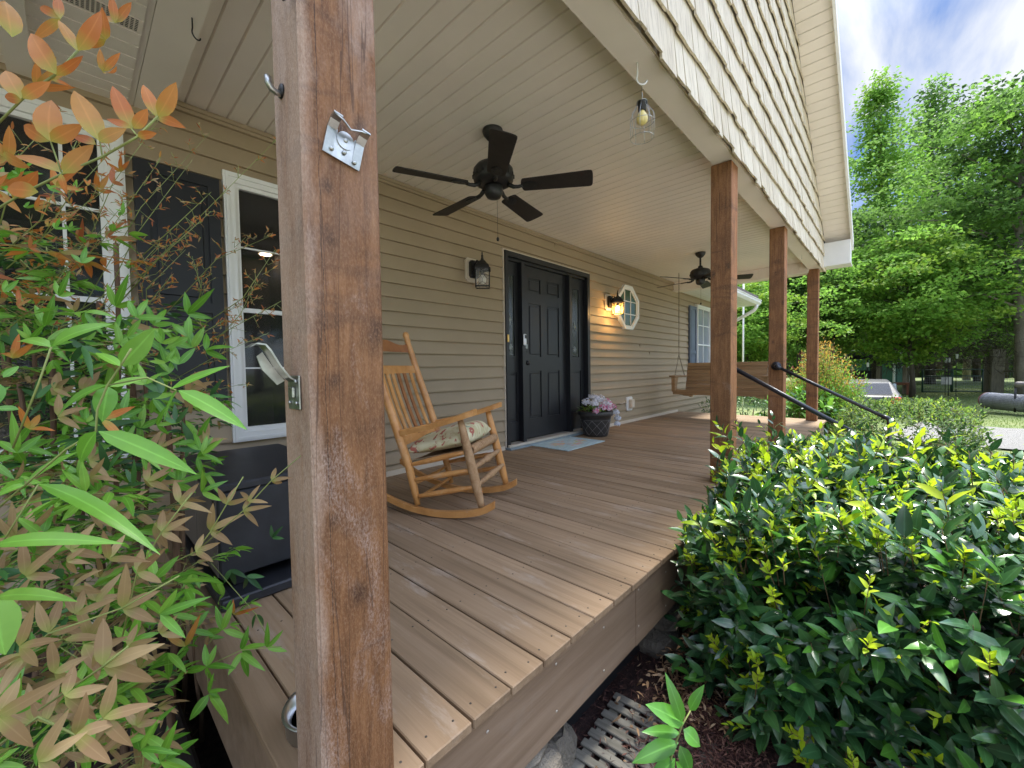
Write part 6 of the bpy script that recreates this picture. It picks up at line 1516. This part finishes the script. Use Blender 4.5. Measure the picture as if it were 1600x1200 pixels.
# green gate and wire fence
ga, gb = GD(1442, 27.6), GD(1536, 29.2)
t = thing('metal_gate', 'dark green tube gate with two leaves across the yard', 'gate', (ga+gb)/2); mid = (ga+gb)/2
def seg(b, s0, z0, s1, z1, r=.025): a = ga.lerp(gb, s0)-mid; c = ga.lerp(gb, s1)-mid; b.tube([(a.x, a.y, z0), (c.x, c.y, z1)], r, 6)
for s0, s1, sag in ((0.0, .48, 0), (.5, 1.0, 0)):
    b = MB()
    for z in (.12, .86, 1.16): seg(b, s0, z, s1, z-.03)
    seg(b, s0, .08, s0, 1.2, .035); seg(b, s1, .08, s1, 1.18, .03); b.build('gate_leaf', M['gategreen'], t)
b = MB()
for i in range(34): seg(b, i/34, .12, i/34, .86, .004)
for i in range(6): seg(b, 0, .15+i*.13, 1, .15+i*.13, .004)
b.build('wire_mesh', M['wire'], t)
pq = ga.lerp(gb, .40); b = MB(); b.box((pq.x-mid.x-.03, pq.y-mid.y-.17, .45), (pq.x-mid.x-.012, pq.y-mid.y+.17, .80)); b.build('notice', M['white'], t)
t = thing('wire_fence', 'low wire stock fence behind the mesh roll', 'fence', GD(1600, 22)); fa, fb_ = GD(1566, 30), GD(1700, 26); o3 = Vector(t.location)
b = MB()
for i in range(26): a = fa.lerp(fb_, i/25)-o3; b.tube([(a.x, a.y, 0), (a.x, a.y, 1.0)], .005, 4)
for i in range(9): a, c = fa-o3, fb_-o3; b.tube([(a.x, a.y, .1+i*.11), (c.x, c.y, .1+i*.11)], .005, 4)
b.build('wire_mesh', M['wire'], t)
b = MB(); a, c = fa-o3, fb_-o3; b.tube([(a.x, a.y, 1.04), (c.x, c.y, 1.04)], .04, 6); b.build('top_rail', M['oldwood'], t)
for s_ in (.35, .8): b = MB(); a = fa.lerp(fb_, s_)-o3; b.box((a.x-.05, a.y-.05, 0), (a.x+.05, a.y+.05, 1.12)); b.build('fence_post', M['oldwood'], t)
for px_, d, h, w, lab in ((1542, 30.2, 1.72, .12, 'shorter weathered gate post left of the tall one'), (1557, 30, 2.08, .20, 'tall squared wooden gate post beside the mesh roll')):
    b = MB(); b.prism([(-w, -w), (w, -w), (w*1.05, w), (-w*.95, w)], 0, h, 'xy'); o = b.build('gate_post', M['oldwood']); o.location = GD(px_, d); o.rotation_euler = (rad(1), 0, rad(6)); tag(o, lab, 'post', 'wooden gate posts')
# roll of wire mesh
ra, rb_ = GD(1546, 20.0), GD(1640, 18.6); t = thing('mesh_roll', 'large roll of wire mesh with rusty red end lying on the grass', 'wire roll', (ra+rb_)/2); mid = Vector(t.location)
ax = (rb_-ra).normalized(); ex = Vector((0, 0, 1)); ey = ax.cross(ex); Lr = (rb_-ra).length; R_ = .25
b = MB(); rr = random.Random(2)
for i in range(44):
    s_ = .02+.96*i/43; c = ra-mid+ax*Lr*s_+Vector((0, 0, R_+.01)); q_ = R_*(1+rr.uniform(-.02, .015)); b.tube([c+ex*q_*math.cos(a)+ey*q_*math.sin(a) for a in [2*PI*k/20 for k in range(20)]], .011, 4, closed=True)
for k in range(30):
    a = 2*PI*k/30; o_ = ex*R_*math.cos(a)+ey*R_*math.sin(a)+Vector((0, 0, R_+.01)); b.tube([ra-mid+o_, rb_-mid+o_], .006, 4)
b.build('mesh', M['wire'], t)
b = MB(); vs = []; fs = []
for s_, r_ in ((.03, R_*.93), (.97, R_*.93)):
    c = ra-mid+ax*Lr*s_+Vector((0, 0, R_+.01))
    for k in range(24): a = 2*PI*k/24; vs.append(c+ex*r_*math.cos(a)+ey*r_*math.sin(a))
for k in range(24): fs.append((k, (k+1) % 24, 24+(k+1) % 24, 24+k))
b.add(vs, fs, True); b.build('inner_layers', M['boxgrey'], t)
b = MB()
for ring_ in range(9):
    r_ = R_*(.30+.085*ring_); c = ra-mid-ax*(.01+.012*rr.uniform(0, 1))+Vector((0, 0, R_+.01)); b.tube([c+ex*r_*math.cos(a)+ey*r_*math.sin(a) for a in [2*PI*k/22 for k in range(22)]], .0155, 5, closed=True)
b.build('rusty_end', M['wirered'], t)
b = MB(); b.add([ra-mid+ax*.03+Vector((0, 0, R_+.01))+ex*R_*.33*math.cos(a)+ey*R_*.33*math.sin(a) for a in [2*PI*k/16 for k in range(16)]], [tuple(range(16))]); b.build('hollow_core', M['dark'], t)
# small dark box on a stand at the roll
p = GD(1588, 19.0); t = thing('smoker_grill', 'dark small tank on a thin leg in front of the mesh roll', 'tank', p)
b = MB(); b.tube([(0, 0, 0), (0, 0, .72)], .025, 8); b.build('leg', M['dark'], t)
b = MB(); b.lathe([(0, -.36), (.13, -.33), (.17, -.25), (.17, .25), (.13, .33), (0, .36)], n=18, xf=Matrix.Translation((0, -.15, .82)) @ Matrix.Scale(.5, 4) @ Matrix.Rotation(rad(90), 4, 'X')); b.build('tank', M['boxgrey'], t)
# hanging cable and pole beyond the eave
a, c = PT(1495, 500, 20), PT(1640, 470, 14); b = MB(); b.tube([a, a.lerp(c, .3)+Vector((0, 0, -.22)), a.lerp(c, .65)+Vector((0, 0, -.30)), c], .018, 6); o = b.build('cable', M['wire'], None, base=a); tag(o, 'thin cable sagging across the big tree at right', 'cable')
p = GD(1161, 14.0); t = thing('white_pole', 'thin white pole standing behind the gutter end', 'pole', p); b = MB(); b.tube([(0, 0, 0), (0, 0, 4.7)], .025, 8); b.build('pole', M['white'], t)
b = MB(); b.lathe([(0, 4.70), (.05, 4.72), (.05, 4.78), (0, 4.82)], n=10); b.build('cap', M['white'], t)
